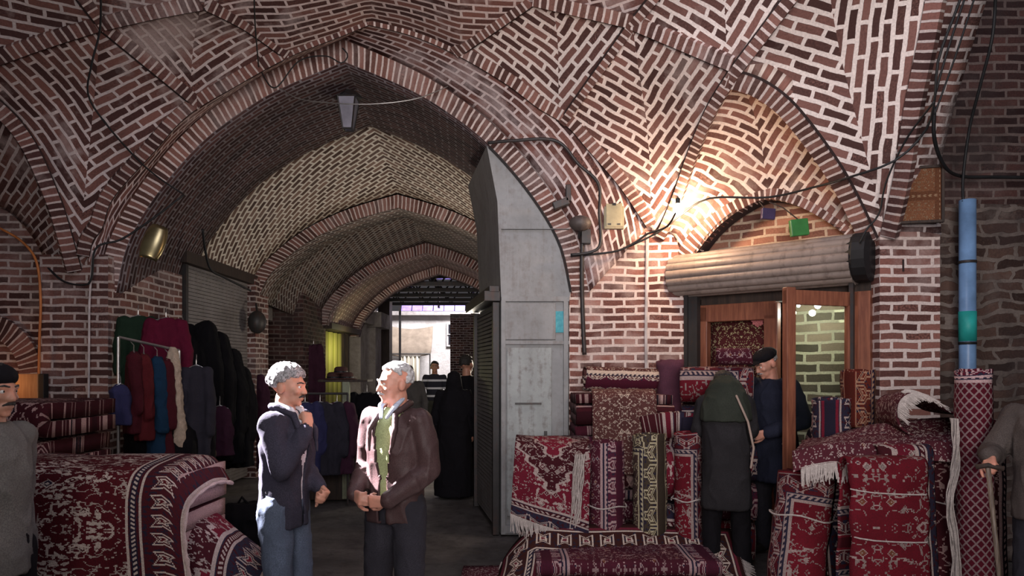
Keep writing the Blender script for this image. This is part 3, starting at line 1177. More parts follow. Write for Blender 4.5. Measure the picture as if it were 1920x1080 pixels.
g = NG('violet_translucent_sheet'); g.bsdf.inputs['Transmission Weight'].default_value = 0.7
M_sheet = g.done((0.50, 0.42, 0.85), 0.8, 0, 0.2)
# timber and iron roof over the open stretch
rf = thing('truss_roof', 'dark iron truss roof with violet-lit sheets beyond the last arch', 'roof', (-2.0, 20.0, 3.9))
for k in range(5):
    y = -2.7 + k * 1.35
    b = MB()
    b.box((0, y, -0.15), (5.2, 0.09, 0.10)); b.box((0, y, 0.55), (5.2, 0.07, 0.08))
    for i in range(6):
        x = -2.4 + i * 0.8
        b.tube([(x, y, -0.15), (x + 0.4, y, 0.55)], 0.025, 5); b.tube([(x + 0.4, y, 0.55), (x + 0.8, y, -0.15)], 0.025, 5)
    b.build('truss', M_iron, rf)
b = MB()
for x in (-1.5, -0.5, 0.5, 1.5):
    b.box((x, 0, 0.64), (0.08, 6.0, 0.08))
b.build('purlin', M_iron, rf)
b = MB()
for k in range(5):
    b.box((0, -2.7 + k * 1.35 + 0.35, 0.72), (5.4, 0.75, 0.02), rx=R(6))
b.build('roof_sheet', M_sheet, rf)
b = MB(); b.box((0.7, 3.7, -0.05), (0.05, 0.3, 1.3)); b.box((-0.5, 3.7, 0.15), (0.05, 0.3, 0.7)); b.build('post', M_iron, rf)

vc = thing('violet_canopy', 'violet-blue plastic canopy glowing above the sunlit court', 'canopy', (-3.0, 26.0, 0))
b = MB()
for k in range(6):
    b.box((-0.95 + k * 0.40, 0.0 + 0.04 * (k % 2), 3.95), (0.37, 0.02, 0.42), rx=R(-35))
b.build('sheet', plain('violet_plastic_sheet', (0.30, 0.22, 0.72), 0.5, bump=0), vc)
for x in (-1.2, 1.5):
    b = MB(); b.box((x, 0, 1.95), (0.08, 0.08, 3.9)); b.build('post', M_iron, vc)
# sunlit building at the end
bl = thing('court_building', 'sunlit white plastered building with a barred window at the passage end', 'building', (-3.0, 29.0, 0))
M_white = stone_mat('sunlit_plaster', [(0.55, 0.50, 0.48), (0.72, 0.68, 0.66), (0.80, 0.77, 0.76), (0.6, 0.56, 0.54)], 1.2, 0.1)
b = MB(); b.box((0, 0.2, 2.0), (6.0, 0.4, 4.0)); b.build('wall', M_white, bl)
b = MB(); b.box((-0.2, -0.1, 3.92), (6.2, 0.5, 0.16)); b.build('parapet', plain('parapet_stone', (0.5, 0.46, 0.45), 0.9), bl)
b = MB(); b.box((0.72, -0.06, 3.05), (0.9, 0.12, 1.0)); wf = b.build('window', plain('pale_window_frame', (0.62, 0.60, 0.60), 0.6), bl)
b = MB(); b.box((0.72, -0.13, 3.05), (0.72, 0.04, 0.82)); b.build('pane', plain('dark_glass', (0.03, 0.03, 0.04), 0.2), wf)
b = MB()
for k in range(4):
    b.box((0.45 + k * 0.18, -0.17, 3.05), (0.03, 0.03, 0.86))
b.box((0.72, -0.17, 3.05), (0.8, 0.03, 0.03)); b.build('bar', plain('white_bars', (0.6, 0.58, 0.58), 0.5), wf)
aw = thing('awning', 'tan cloth awning stretched over the stalls below the white building', 'awning', (-4.0, 27.2, 2.2))
vs = []; fs = []
for j in range(9):
    for i in range(13):
        x = -0.95 + 1.75 * i / 12; y = 0.9 * j / 8
        z = 1.15 * j / 8 - 0.25 * math.sin(PI * j / 8) - 0.12 * math.sin(PI * i / 12)
        vs.append((x, y, z))
for j in range(8):
    for i in range(12):
        k = j * 13 + i
        fs.append((k, k + 1, k + 14, k + 13))
o = link('canopy', mesh('canopy', vs, fs, smooth=True), cloth('tan_canvas', (0.42, 0.34, 0.27)), aw); solid(o, 0.02)
b = MB(); b.tube([(-0.95, 0, 0), (0.8, 0, 0)], 0.03, 6); b.tube([(-0.93, 0, 0), (-0.93, 0, -2.2)], 0.03, 6); b.tube([(0.78, 0, 0), (0.78, 0, -2.2)], 0.03, 6); b.build('pole', M_steel, aw)
cu = thing('hanging_curtain', 'olive and cream striped curtain hanging below the tan awning', 'curtain', (-3.9, 26.4, 0))
g = NG('striped_curtain'); s_ = g.sep(g.obj())
c_ = g.ramp(g.mr(g.math('SINE', g.math('MULTIPLY', s_[0], 26.0)), -1, 1), [(0.3, (0.55, 0.50, 0.40)), (0.6, (0.22, 0.19, 0.12)), (0.8, (0.6, 0.56, 0.5))])
vs = []; fs = []; N = 60
for i in range(N + 1):
    x = -0.35 + 0.72 * i / N
    vs += [(x, 0.05 * math.sin(x * 40), 0.0), (x, 0.04 * math.sin(x * 40), 2.1)]
for i in range(N):
    fs.append((2 * i, 2 * i + 2, 2 * i + 3, 2 * i + 1))
o = link('cloth', mesh('cloth', vs, fs, smooth=True), g.done(c_, 0.9), cu); solid(o, 0.01)
b = MB(); b.tube([(-0.4, 0, 2.12), (0.42, 0, 2.12)], 0.02, 6); b.build('rail', M_steel, cu)
b = MB(); b.box((-2.0, 30.0, 1.9), (12, 0.2, 3.8)); struct(b.build('wall_back_court', M_white))

# ------------------------------------------------------------------ carpet shop front on the right
M_slat = painted('shutter_roll_metal', (0.24, 0.19, 0.165), (0.09, 0.06, 0.05), 0.5, 0.45)
s0, _ = SP(1258, 500, 0.12); s1, _ = SP(1598, 480, 0.12)
rs = thing('roller_shutter', 'rolled-up ribbed metal shutter above the carpet shop entrance', 'roller shutter', SW((s0 + s1) / 2, 2.55, 0), S_ANG)
L_ = (s1 - s0)
prof = []
N = 110
for i in range(N + 1):
    t = i / N
    a = R(100) - t * R(245)
    rr = 0.198 + 0.020 * abs(math.sin(t * 11 * PI)) ** 0.6
    prof.append((-math.cos(a) * rr * 0.95, math.sin(a) * rr))
vs = []; fs = []
for x in (-L_ / 2, L_ / 2):
    for (p, q) in prof:
        vs.append((x, p * 1.0 - 0.03, q + 0.02))
n = len(prof)
for i in range(n - 1):
    fs.append((i, i + 1, n + i + 1, n + i))
fs.append(tuple(range(n))); fs.append(tuple(reversed(range(n, 2 * n))))
me = mesh('curtain_roll', vs, fs)
bm = bmesh.new(); bm.from_mesh(me); bmesh.ops.recalc_face_normals(bm, faces=bm.faces); bm.to_mesh(me); bm.free()
link('curtain_roll', me, M_slat, rs)
b = MB(); b.lathe((0, 0, 0), [(0.19, -0.05), (0.21, 0.0), (0.21, 0.10), (0.12, 0.12)], 18)
me_ = mesh('end_drum', [Matrix.Rotation(PI / 2, 4, 'Y') @ v for v in b.v], b.f)
o = link('end_drum', me_, M_black, rs); o.location = (L_ / 2 + 0.02, -0.03, 0.03)
for x in (-L_ / 2 + 0.14, L_ / 2 - 0.02):
    b = MB(); b.box((x, -0.06, -0.55), (0.035, 0.05, 0.8)); b.build('guide_rail', M_iron, rs)
# recessed shop room
def wbox(name, s0, s1, z0, z1, o0, o1, mat, stt=True):
    bb = MB(); sbox(bb, s0, s1, z0, z1, o0, o1)
    o = bb.build(name, mat)
    if stt:
        struct(o)
    return o


wbox('trim_22', 0.05, 1.62, 2.27, 2.5, -0.22, -0.08, M_wooddk)
M_reflbrick = brick_mat('reflected_brick', plaster=0.0, soot=0.05, mortar=(0.66, 0.64, 0.46), a=(0.10, 0.085, 0.06), b=(0.22, 0.17, 0.12), ms=0.016, rh=0.1, bw=0.26)
wbox('wall_reflected', 0.66, 1.75, 0.0, 2.45, -0.85, -0.75, M_reflbrick)  # brick set behind the glass in place of its reflection
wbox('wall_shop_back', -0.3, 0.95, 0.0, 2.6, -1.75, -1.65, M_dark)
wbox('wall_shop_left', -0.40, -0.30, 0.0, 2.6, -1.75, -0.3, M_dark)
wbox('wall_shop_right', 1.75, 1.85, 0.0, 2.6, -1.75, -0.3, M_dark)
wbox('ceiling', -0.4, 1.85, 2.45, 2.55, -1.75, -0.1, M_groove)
# wooden display window at the left of the entrance
dw = thing('shop_window', 'red-brown wooden display window with an ornate carpet behind it', 'shop window', SW(0.45, 0, -0.12), S_ANG)
sL, _ = SP(1312, 600, -0.12); sR, _ = SP(1458, 600, -0.12)
xl = sL - 0.45; xr = sR - 0.45
b = MB()
b.box((xl + 0.045, 0, 1.13), (0.11, 0.09, 2.26)); b.box((xr - 0.05, 0, 1.13), (0.13, 0.09, 2.26)); b.box(((xl + xr) / 2, 0, 2.19), (xr - xl, 0.09, 0.17)); b.box(((xl + xr) / 2, 0, 0.45), (xr - xl, 0.09, 0.9))
b.build('frame', M_woodr, dw, bevel=0.008)
rail = MB(); rail.box((xl - 0.04, 0.02, 1.13), (0.07, 0.12, 2.26)); rail.build('jamb', M_wooddk, dw, bevel=0.005)

# glazed door standing open toward the crossing
hinge = SW(SP(1604, 600, 0)[0], 0, 0)
free = P(1471, 600, 5.66); free.z = 0
dvec = free - hinge
dl = dvec.length
da = math.atan2(dvec.y, dvec.x)
dr = thing('glazed_door', 'red-brown wooden glazed door of the carpet shop standing open', 'door', hinge, da)
b = MB()
b.box((0.05, 0, 1.15), (0.10, 0.05, 2.28)); b.box((dl - 0.045, 0, 1.15), (0.09, 0.06, 2.32)); b.box((dl / 2, 0, 2.23), (dl, 0.05, 0.12)); b.box((dl / 2, 0, 0.3), (dl, 0.05, 0.55))
b.build('frame', M_woodr, dr, bevel=0.006)
g = NG('door_glass'); g.bsdf.inputs['Transmission Weight'].default_value = 1.0; g.bsdf.inputs['IOR'].default_value = 1.1
M_glass = g.done((0.9, 0.93, 0.88), 0.02, 0, 0.4)
b = MB(); b.box((dl / 2, 0, 1.37), (dl - 0.17, 0.006, 1.62)); b.build('glass', M_glass, dr)
b = MB(); b.tube([(dl - 0.05, -0.03, 1.02), (dl - 0.05, -0.08, 1.02), (dl - 0.15, -0.08, 1.02)], 0.01, 6); b.build('handle', M_steel, dr)
# right jamb
wbox('trim_23', 1.50, 1.62, 0, 2.3, -0.16, 0.0, M_woodr)
for k, (pxx, sz) in enumerate(((1533, 0.030), (1497, 0.018))):  # glowing balls stand in for lamp reflections in the door glass
    s_, z_ = SP(pxx, 573, -0.55)
    o = MB(); o.ball((0, 0, 0), sz, 12, 8); ob = o.build('bulb', emis('white_bulb_%d' % k, (0.85, 0.9, 1.0), 14), None, True)
    rt = thing('reflected_lamp', ('larger' if k == 0 else 'smaller') + ' white lamp standing in for a reflection in the glazed door', 'lamp', SW(s_, z_, -0.55))
    ob.parent = rt
    c = MB(); c.tube([(0, 0, sz * 0.8), (0, 0, 2.45 - z_)], 0.006, 6); c.build('cord', M_black, rt)
    lamp('reflection_fill', 'POINT', SW(s_, z_ - 0.08, -0.40), 9 if k == 0 else 4, (0.95, 1.0, 0.85), 0.03)  # unseen light added to brighten the brick behind the glass

# ------------------------------------------------------------------ carpets
CREAM = (0.62, 0.50, 0.42)
NAVY = (0.022, 0.020, 0.040)
RED = (0.085, 0.007, 0.011)
DRED = (0.050, 0.007, 0.011)
WINE = (0.085, 0.014, 0.028)


def rug_mat(name, W=1.6, L=2.4, field=RED, border=DRED, motif=CREAM, dark=NAVY, scale=1.0, bw=0.28, seed=0.0, dens=0.5, medallion=True, lattice=False, spray=0.0):
    """knotted pile carpet pattern in its own metres: striped border, flower bands, central medallion, scattered motifs"""
    g = NG(name)
    x, y, _ = g.sep(g.uv())
    a = g.math('PINGPONG', x, W / 2); b_ = g.math('PINGPONG', y, L / 2)
    # knots: quantise a little
    q = 150.0
    a = g.math('DIVIDE', g.math('FLOOR', g.math('MULTIPLY', a, q)), q)
    b_ = g.math('DIVIDE', g.math('FLOOR', g.math('MULTIPLY', b_, q)), q)
    du = g.math('SUBTRACT', W / 2, a); dv = g.math('SUBTRACT', L / 2, b_)
    d = g.math('MINIMUM', du, dv)
    # coordinates with small wander
    vec = g.comb(g.math('MULTIPLY', a, scale), g.math('MULTIPLY', b_, scale), seed)
    mot = {}

    def vor(sc, feat='F1', metric='MANHATTAN'):
        nd = g.n('ShaderNodeTexVoronoi')
        nd.feature = feat
        if feat != 'DISTANCE_TO_EDGE':
            nd.distance = metric
        nd.inputs['Scale'].default_value = sc
        g.put(nd.inputs['Vector'], vec)
        return nd
    v1 = vor(9.0)
    v2 = vor(21.0, metric='EUCLIDEAN')
    n1 = g.noise(vec, 8.0, 2)
    n2 = g.noise(vec, 17.0, 2)
    # field
    fcol = g.mix(g.mr(g.noise(g.obj(), 3, 4), 0.35, 0.65), field, tuple(c * 0.7 for c in field))
    ringd = v1.outputs['Distance']
    pick = g.sep(v1.outputs['Color'])
    on = g.math('GREATER_THAN', pick[0], 1 - dens)
    f_ring = g.math('MULTIPLY', g.math('COMPARE', ringd, 0.36, 0.045), on)
    f_core = g.math('MULTIPLY', g.math('LESS_THAN', ringd, 0.15), on)
    f_mid = g.math('MULTIPLY', g.math('LESS_THAN', ringd, 0.30), on)
    vine = g.math('COMPARE', n1, 0.5, 0.012)
    small = g.math('MULTIPLY', g.math('LESS_THAN', v2.outputs['Distance'], 0.22), g.math('GREATER_THAN', g.sep(v2.outputs['Color'])[1], 0.66))
    alt = g.ramp(pick[1], [(0.0, dark), (0.35, tuple(c * 0.5 for c in field)), (0.6, (0.16, 0.06, 0.03)), (0.8, tuple(c * 0.55 for c in motif))], 'CONSTANT')
    col = fcol
    if medallion:
        m = g.math('ADD', g.math('DIVIDE', a, W * 0.34), g.math('DIVIDE', b_, L * 0.30))
        m = g.math('ADD', m, g.math('MULTIPLY', g.math('PINGPONG', g.math('MULTIPLY', b_, 9.0), 0.5), 0.22))
        col = g.mix(g.math('LESS_THAN', m, 1.0), col, dark)
        col = g.mix(g.math('COMPARE', m, 1.0, 0.035), col, motif)
        col = g.mix(g.math('LESS_THAN', m, 0.5), col, field)
        col = g.mix(g.math('COMPARE', m, 0.5, 0.03), col, motif)
    col = g.mix(f_mid, col, alt)
    col = g.mix(vine, col, tuple(c * 0.75 for c in motif))
    col = g.mix(small, col, tuple(c * 0.8 for c in motif))
    col = g.mix(f_ring, col, motif)
    col = g.mix(f_core, col, motif)
    if lattice:
        s1 = g.math('PINGPONG', g.math('ADD', g.math('MULTIPLY', x, 1.0), g.math('MULTIPLY', y, 0.8)), 0.024)
        s2 = g.math('PINGPONG', g.math('SUBTRACT', g.math('MULTIPLY', x, 1.0), g.math('MULTIPLY', y, 0.8)), 0.024)
        mm = g.math('MINIMUM', s1, s2)
        col = g.mix(g.math('LESS_THAN', mm, 0.0058), fcol, tuple(c * 0.5 for c in motif))
    if spray:
        cl = g.math('LESS_THAN', g.math('ABSOLUTE', g.math('SUBTRACT', g.noise(vec, 2.1, 1), 0.5)), spray)
        pet = g.math('GREATER_THAN', g.noise(vec, 24.0, 1), 0.53)
        col = g.mix(g.math('MULTIPLY', cl, pet), col, motif)
    # border
    per = g.math('PINGPONG', g.math('ADD', a, b_), 0.085)
    per2 = g.math('PINGPONG', g.math('SUBTRACT', a, b_), 0.085)
    fl = g.math('ADD', g.math('ABSOLUTE', g.math('SUBTRACT', d, bw * 0.52)), g.math('MINIMUM', per, per2))
    bcol = g.mix(g.math('LESS_THAN', g.noise(vec, 30, 1), 0.42), border, dark)
    bcol = g.mix(g.math('COMPARE', fl, 0.050, 0.007), bcol, motif)
    bcol = g.mix(g.math('LESS_THAN', fl, 0.028), bcol, motif)
    bcol = g.mix(g.math('LESS_THAN', fl, 0.014), bcol, field)
    # guard stripes
    zz = g.math('PINGPONG', g.math('ADD', a, b_), 0.02)
    for pos, w, c in ((bw, 0.010, motif), (bw - 0.03, 0.018, dark), (bw * 0.82, 0.006, motif), (bw * 0.24, 0.006, motif), (bw * 0.14, 0.018, field), (0.018, 0.020, tuple(c * 0.7 for c in border))):
        st_ = g.math('COMPARE', d, pos, w)
        bcol = g.mix(st_, bcol, c)
    dots = g.math('MULTIPLY', g.math('COMPARE', d, bw - 0.03, 0.010), g.math('LESS_THAN', zz, 0.008))
    bcol = g.mix(dots, bcol, motif)
    inb = g.math('LESS_THAN', d, bw + 0.01)
    col = g.mix(inb, col, bcol)
    # knotted pile
    o = g.obj()
    pile = g.noise(o, 160, 2)
    col = g.mix(g.mr(pile, 0.3, 0.75), col, g.mix(0.5, col, (0.02, 0.01, 0.012)))
    g.bump(g.math('ADD', pile, g.math('MULTIPLY', g.noise(o, 14, 3), 0.6)), 0.4, 0.01)
    return g.done(col, 0.95, 0, 0.1)


M_back = cloth('carpet_backing', (0.13, 0.055, 0.065))
M_fringe = cloth('cream_fringe', (0.46, 0.40, 0.37), var=0.3, scale=40)
RM = {
    'big': rug_mat('carpet_medallion_red', 1.9, 3.0, RED, (0.06, 0.008, 0.012), (0.50, 0.40, 0.34), (0.018, 0.014, 0.028), 1.15, 0.36, 1.0, 0.35, False, False, 0.03),
    'stack': rug_mat('carpet_dark_tribal', 1.6, 2.4, DRED, (0.04, 0.006, 0.010), (0.42, 0.27, 0.25), (0.02, 0.012, 0.018), 1.0, 0.3, 2.0, 0.6, False, False, 0.012),
    'lace': rug_mat('carpet_lacy_cream', 1.1, 1.9, (0.12, 0.045, 0.04), (0.10, 0.012, 0.03), (0.60, 0.47, 0.38), (0.03, 0.02, 0.035), 2.0, 0.12, 3.0, 0.9, False),
    'wine': rug_mat('carpet_wine_small_flowers', 1.2, 2.0, WINE, (0.09, 0.015, 0.035), (0.42, 0.28, 0.28), NAVY, 2.1, 0.16, 4.0, 0.85, False),
    'red': rug_mat('carpet_bright_red', 1.2, 2.0, (0.155, 0.009, 0.018), (0.085, 0.008, 0.013), (0.34, 0.25, 0.23), NAVY, 1.25, 0.22, 5.0, 0.55, False, False, 0.02),
    'olive': rug_mat('carpet_olive_flowers', 1.1, 1.9, (0.07, 0.04, 0.035), (0.06, 0.045, 0.03), (0.46, 0.40, 0.26), NAVY, 1.5, 0.2, 6.0, 0.8, False),
    'border': rug_mat('carpet_navy_border', 1.3, 2.1, (0.17, 0.012, 0.028), NAVY, (0.42, 0.33, 0.30), DRED, 1.4, 0.30, 7.0, 0.6, True, False, 0.02),
    'speck': rug_mat('carpet_speckled', 1.5, 2.2, (0.10, 0.02, 0.03), (0.16, 0.02, 0.03), (0.50, 0.38, 0.35), NAVY, 2.6, 0.14, 8.0, 0.85, False),
    'lattice': rug_mat('carpet_lattice', 9.0, 1.85, (0.10, 0.007, 0.018), (0.10, 0.007, 0.020), (0.50, 0.34, 0.34), NAVY, 1.0, 0.18, 9.0, 0.5, False, True),
    'rust': rug_mat('carpet_rust', 1.1, 1.9, (0.14, 0.022, 0.014), (0.12, 0.02, 0.012), (0.40, 0.22, 0.14), NAVY, 1.5, 0.2, 10.0, 0.6, False),
    'shawl': rug_mat('carpet_picture', 0.9, 1.3, (0.10, 0.02, 0.02), (0.10, 0.03, 0.02), (0.55, 0.44, 0.24), (0.02, 0.03, 0.02), 2.4, 0.10, 11.0, 0.9, False),
}


def sheet(name, fn, nu, nv, W, L, mat, parent, th=0.012, u0=0.0, v0=0.0):
    """carpet sheet: fn(u,v) -> local point with u,v in 0..1; uv in centred metres"""
    vs = []; uvs = []; fs = []
    for j in range(nv + 1):
        for i in range(nu + 1):
            u = i / nu; v = j / nv
            vs.append(fn(u, v))
            uvs.append(((u - 0.5) * W + u0, (v - 0.5) * L + v0))
    for j in range(nv):
        for i in range(nu):
            k = j * (nu + 1) + i
            fs.append((k, k + 1, k + nu + 2, k + nu + 1))
    o = link(name, mesh(name, vs, fs, uvs, True), [mat, M_back], parent)
    m = o.modifiers.new('pile', 'SOLIDIFY'); m.thickness = th; m.offset = 0
    return o


def fringe(name, pts, d, length, parent, step=0.010, jit=0.35, r=0.0028, seed=1):
    """row of knotted wool strands along pts, hanging in direction d"""
    rr = random.Random(seed)
    L = sum((pts[i + 1] - pts[i]).length for i in range(len(pts) - 1))
    n = max(4, int(L / step))
    ps = resample([Vector(p) for p in pts], n)
    b = MB()
    for i, p in enumerate(ps):
        dd = d(i / (n - 1)) if callable(d) else Vector(d)
        dd = dd.normalized()
        j = Vector((rr.uniform(-1, 1), rr.uniform(-1, 1), rr.uniform(-.6, .6))) * jit
        l = length * rr.uniform(0.75, 1.1)
        b.tube([p - dd * 0.01, p + (dd + j * 0.3).normalized() * l * 0.5, p + (dd + j * 0.6).normalized() * l], [r * 1.3, r * 1.2, r * 0.7], 5)
    return b.build(name, M_fringe, parent)


def rolled(label, base, axis, length, rad, mat, turns=3.5, group=None, tie=None, name='rolled_carpet', W=None, face_in=False, squash=1.0, vo=0.0, lean_bulge=0.0, ends=None):
    """carpet rolled up round its axis; base = lower end point"""
    axis = Vector(axis).normalized()
    root = thing(name, label, 'carpet', base, 0, group)
    q = axis.to_track_quat('Z', 'Y')
    NT = int(turns * 28)
    pts = []
    r_in = rad * 0.18
    arc = 0
    prev = None
    U = []
    for i in range(NT + 1):
        t = i / NT
        r = r_in + (rad - r_in) * t
        th = t * turns * 2 * PI + 2.2
        p = Vector((r * math.cos(th), r * math.sin(th) * squash, 0))
        if prev is not None:
            arc += (p - prev).length
        prev = p
        pts.append(p); U.append(arc)
    NL = 24
    vs = []; uvs = []; fs = []
    for j in range(NL + 1):
        z = length * j / NL
        for i, p in enumerate(pts):
            w = 1 + 0.02 * math.sin(z * 9 + p.x * 30) + (0.02 * math.sin(z * 23))
            zz = z + (0.012 * math.sin(i * 0.31) if j in (0, NL) else 0)
            v = Vector((p.x * w, p.y * w + lean_bulge * math.sin(PI * j / NL), zz))
            vs.append(q @ v)
            uvs.append((U[i] - U[-1] * 0.5, z - length / 2 + vo))
    n = len(pts)
    for j in range(NL):
        for i in range(n - 1):
            k = j * n + i
            fs.append((k, k + 1, k + n + 1, k + n))
    o = link('pile_sheet', mesh('pile_sheet', vs, fs, uvs, True), [mat, M_back], root)
    m = o.modifiers.new('pile', 'SOLIDIFY'); m.thickness = 0.011; m.offset = 0
    if tie:
        for z in tie:
            b = MB()
            ring_ = [q @ Vector((math.cos(t / 24 * 2 * PI) * (rad * 1.05), math.sin(t / 24 * 2 * PI) * rad * 1.05 * squash, z + 0.01 * math.sin(t))) for t in range(25)]
            b.tube(ring_, 0.006, 6)
            b.build('string', M_fringe, root)
    return root


def folded(label, c, size, rz, mat, layers=3, group=None, name='folded_carpet', sag=0.01, fr=None, seed=0, tilt=0.0, uvo=(0, 0), tie=None):
    """carpet folded back and forth: the fold faces local -Y; size = (width x, depth y, height z)"""
    root = thing(name, label, 'carpet', c, rz, group)
    w, dpt, h = size
    t = h / layers
    path = []
    for k in range(layers):
        z = t * (k + 0.5)
        ys = [-dpt / 2 + t / 2, dpt / 2 - t / 2]
        if k % 2:
            ys.reverse()
        # start and end of this run
        for s in range(9):
            path.append(Vector((0, ys[1] + (ys[0] - ys[1]) * s / 8, z)))
        if k < layers - 1:
            cy_ = ys[0]; sgn = -1 if cy_ < 0 else 1
            for s in range(1, 8):
                a = -PI / 2 + PI * s / 8
                path.append(Vector((0, cy_ + sgn * math.cos(a) * t / 2, z + t / 2 + math.sin(a) * t / 2)))
    # reverse so that the outermost visible run is the top one
    L = [0]
    for i in range(1, len(path)):
        L.append(L[-1] + (path[i] - path[i - 1]).length)
    nx = 24
    vs = []; uvs = []; fs = []
    rr = Vector((seed * 3.1, seed * 1.7, 0))
    for i, p in enumerate(path):
        for j in range(nx + 1):
            x = (j / nx - 0.5) * w
            dn = noise.noise(Vector((x * 2.2, p.y * 2.2, p.z * 5)) + rr)
            z = p.z * (1 + 0.06 * dn) - sag * (2 * x / w) ** 2 * (p.z / h)
            y = p.y + 0.012 * noise.noise(Vector((x * 3, p.z * 9, 5)) + rr)
            vs.append(Vector((x * (1 + 0.015 * noise.noise(Vector((p.y * 4, p.z * 12, 1)) + rr)), y, max(0.006, z) + tilt * x)))
            uvs.append((x + uvo[0], L[-1] * 0.5 - L[i] + uvo[1]))
    n = nx + 1
    for i in range(len(path) - 1):
        for j in range(nx):
            k = i * n + j
            fs.append((k, k + 1, k + n + 1, k + n))
    o = link('pile_sheet', mesh('pile_sheet', vs, fs, uvs, True), [mat, M_back], root)
    m = o.modifiers.new('pile', 'SOLIDIFY'); m.thickness = t * 0.86; m.offset = 0
    if tie:
        for x in tie:
            b = MB(); b.tube([(x, dpt / 2, h + 0.01), (x, -dpt / 2 + 0.02, h * 1.03), (x + 0.01, -dpt / 2 - 0.012, h * 0.5), (x, -dpt / 2 + 0.02, 0.01)], 0.005, 6)
            b.build('string', M_fringe, root)
    return root


# ---- left: stack of folded carpets against the wall, big carpet thrown over the front pile
GL = 'folded carpets stacked by the left wall'
for k, (z0, hh, lab) in enumerate(((0.0, 0.30, 'bottom'), (0.30, 0.28, 'second from the bottom'), (0.585, 0.27, 'third from the bottom'), (0.86, 0.285, 'second from the top'), (1.15, 0.265, 'topmost'))):
    folded('dark red folded carpet by the left brick wall, %s of its stack' % lab, (-3.98 + 0.03 * math.sin(k * 2), 5.30, z0), (1.40, 0.9, hh), R(2 * math.sin(k * 3)), RM['stack'], 2, GL, seed=k + 1, uvo=(0.2 * k, 0.15 * k))
# base pile under the thrown carpet
for k in range(5):
    folded('dark folded carpet under the thrown medallion carpet, %s' % ('bottom layer', 'second layer', 'middle layer', 'fourth layer', 'top layer')[k], (-2.63, 4.01, 0.219 * k), (1.74, 0.62, 0.217), R(-1), RM['stack'], 2, 'folded carpets under the big thrown carpet', seed=10 + k)


def drape_path(prof, n):
    return spline([Vector(p) for p in prof], n)


# big thrown carpet
big = thing('medallion_carpet', 'large red carpet with cream flowers and navy border thrown over the left front pile', 'carpet', (-2.6, 3.9, 0))
NB = 70
profB = drape_path([(0, 0.33, 1.125), (0, 0.28, 1.135), (0, 0.17, 1.145), (0, 0.05, 1.15), (0, -0.16, 1.13), (0, -0.27, 1.06), (0, -0.33, 0.85), (0, -0.40, 0.5), (0, -0.50, 0.2), (0, -0.62, 0.03)], NB + 1)


def bigfn(u, v):
    p = profB[int(round(v * NB))].copy()
    x = (u - 0.5) * 1.78
    fall = max(0, (v - 0.40))
    over = max(0, x - 0.80)
    p.x = x + (0.42 * fall ** 1.2) * (u ** 2) + 0.03 * noise.noise(Vector((x * 2, v * 5, 1))) * fall
    p.y += 0.06 * noise.noise(Vector((x * 2.5, v * 3, 4))) * (0.3 + fall)
    p.z += 0.022 * noise.noise(Vector((x * 3, v * 6, 2))) - 0.02 * u - 1.7 * over * max(0, 1 - fall * 3)
    p.z = max(p.z, 0.02)
    return p


sheet('pile_sheet', bigfn, 50, NB, 1.75, 3.0, RM['big'], big)
edge = [bigfn(1.0, v / 40) + Vector((0.004, 0, 0.004)) for v in range(41)]
b = MB(); b.tube(edge, [0.012 * (1 + 0.3 * math.sin(i * 2.1)) for i in range(41)], 6); b.build('selvedge', cloth('pale_selvedge', (0.45, 0.33, 0.30)), big)
# the lower carpet poking out on its right
low = thing('draped_carpet', 'dark carpet with cream flower border hanging out below the big thrown carpet', 'carpet', (-2.02, 3.98, 0))
profC = drape_path([(0, 0.25, 0.50), (0, 0.2, 0.84), (0, 0.0, 0.86), (0, -0.12, 0.84), (0, -0.24, 0.70), (0, -0.34, 0.40), (0, -0.50, 0.04)], 51)


def lowfn(u, v):
    p = profC[int(round(v * 50))].copy()
    x = (u - 0.5) * 0.9
    p.x = x + 0.16 + 0.12 * v * u + 0.02 * noise.noise(Vector((x * 3, v * 7, 2)))
    p.z = p.z - 1.0 * max(0, x + 0.10) ** 1.3 * (1 - v * 0.6) + 0.02 * noise.noise(Vector((x * 4, v * 7, 9)))
    p.y += 0.03 * noise.noise(Vector((x * 4, v * 5, 3)))
    p.z = max(p.z, 0.015)
    return p


sheet('pile_sheet', lowfn, 30, 50, 0.9, 2.2, RM['border'], low, u0=0.15)
edge = [lowfn(1.0, v / 40) + Vector((0.004, 0, 0.004)) for v in range(41)]
b = MB(); b.tube(edge, [0.016 * (1 + 0.4 * math.sin(i * 1.7)) for i in range(41)], 6); b.build('selvedge', cloth('pale_selvedge_low', (0.40, 0.29, 0.27)), low)

# ---- right: carpets against the pale wall
X0 = lambda p, Y: (p - 960) * Y / F
Z0 = lambda p, Y: EYE + (HOR - p) * Y / F
GP = 'folded carpets piled against the pale brick wall'
zz = 0
for k in range(5):
    hh = 0.285
    folded('wine-red folded carpet piled beside the metal booth, %s' % ('bottom one', 'second from the bottom', 'middle one', 'fourth from the bottom', 'top one under the lacy carpet')[k], (1.0, 6.47, zz), (0.86, 0.72, hh), R(1.5 * math.sin(k * 4)), RM['wine' if k % 2 else 'stack'], 3, GP, seed=20 + k, uvo=(0.3, 0.2 * k))
    zz += hh
# roll lying on top
rolled('carpet roll with pale flower border lying on top of the pile by the booth', (X0(1096, 6.4), 6.42, 1.56), (1, 0.0, -0.03), 0.66, 0.115, RM['lace'], 3.5, vo=0.4)
# lacy carpet hanging over the front of the pile
lc = thing('draped_carpet', 'ornate cream and brown carpet hanging over the pile beside the metal booth', 'carpet', (1.0, 6.1, 0))
lp = drape_path([(0, 0.34, 1.450), (0, 0.1, 1.455), (0, -0.01, 1.42), (0, -0.05, 1.30), (0, -0.045, 1.0), (0, -0.06, 0.72)], 41)


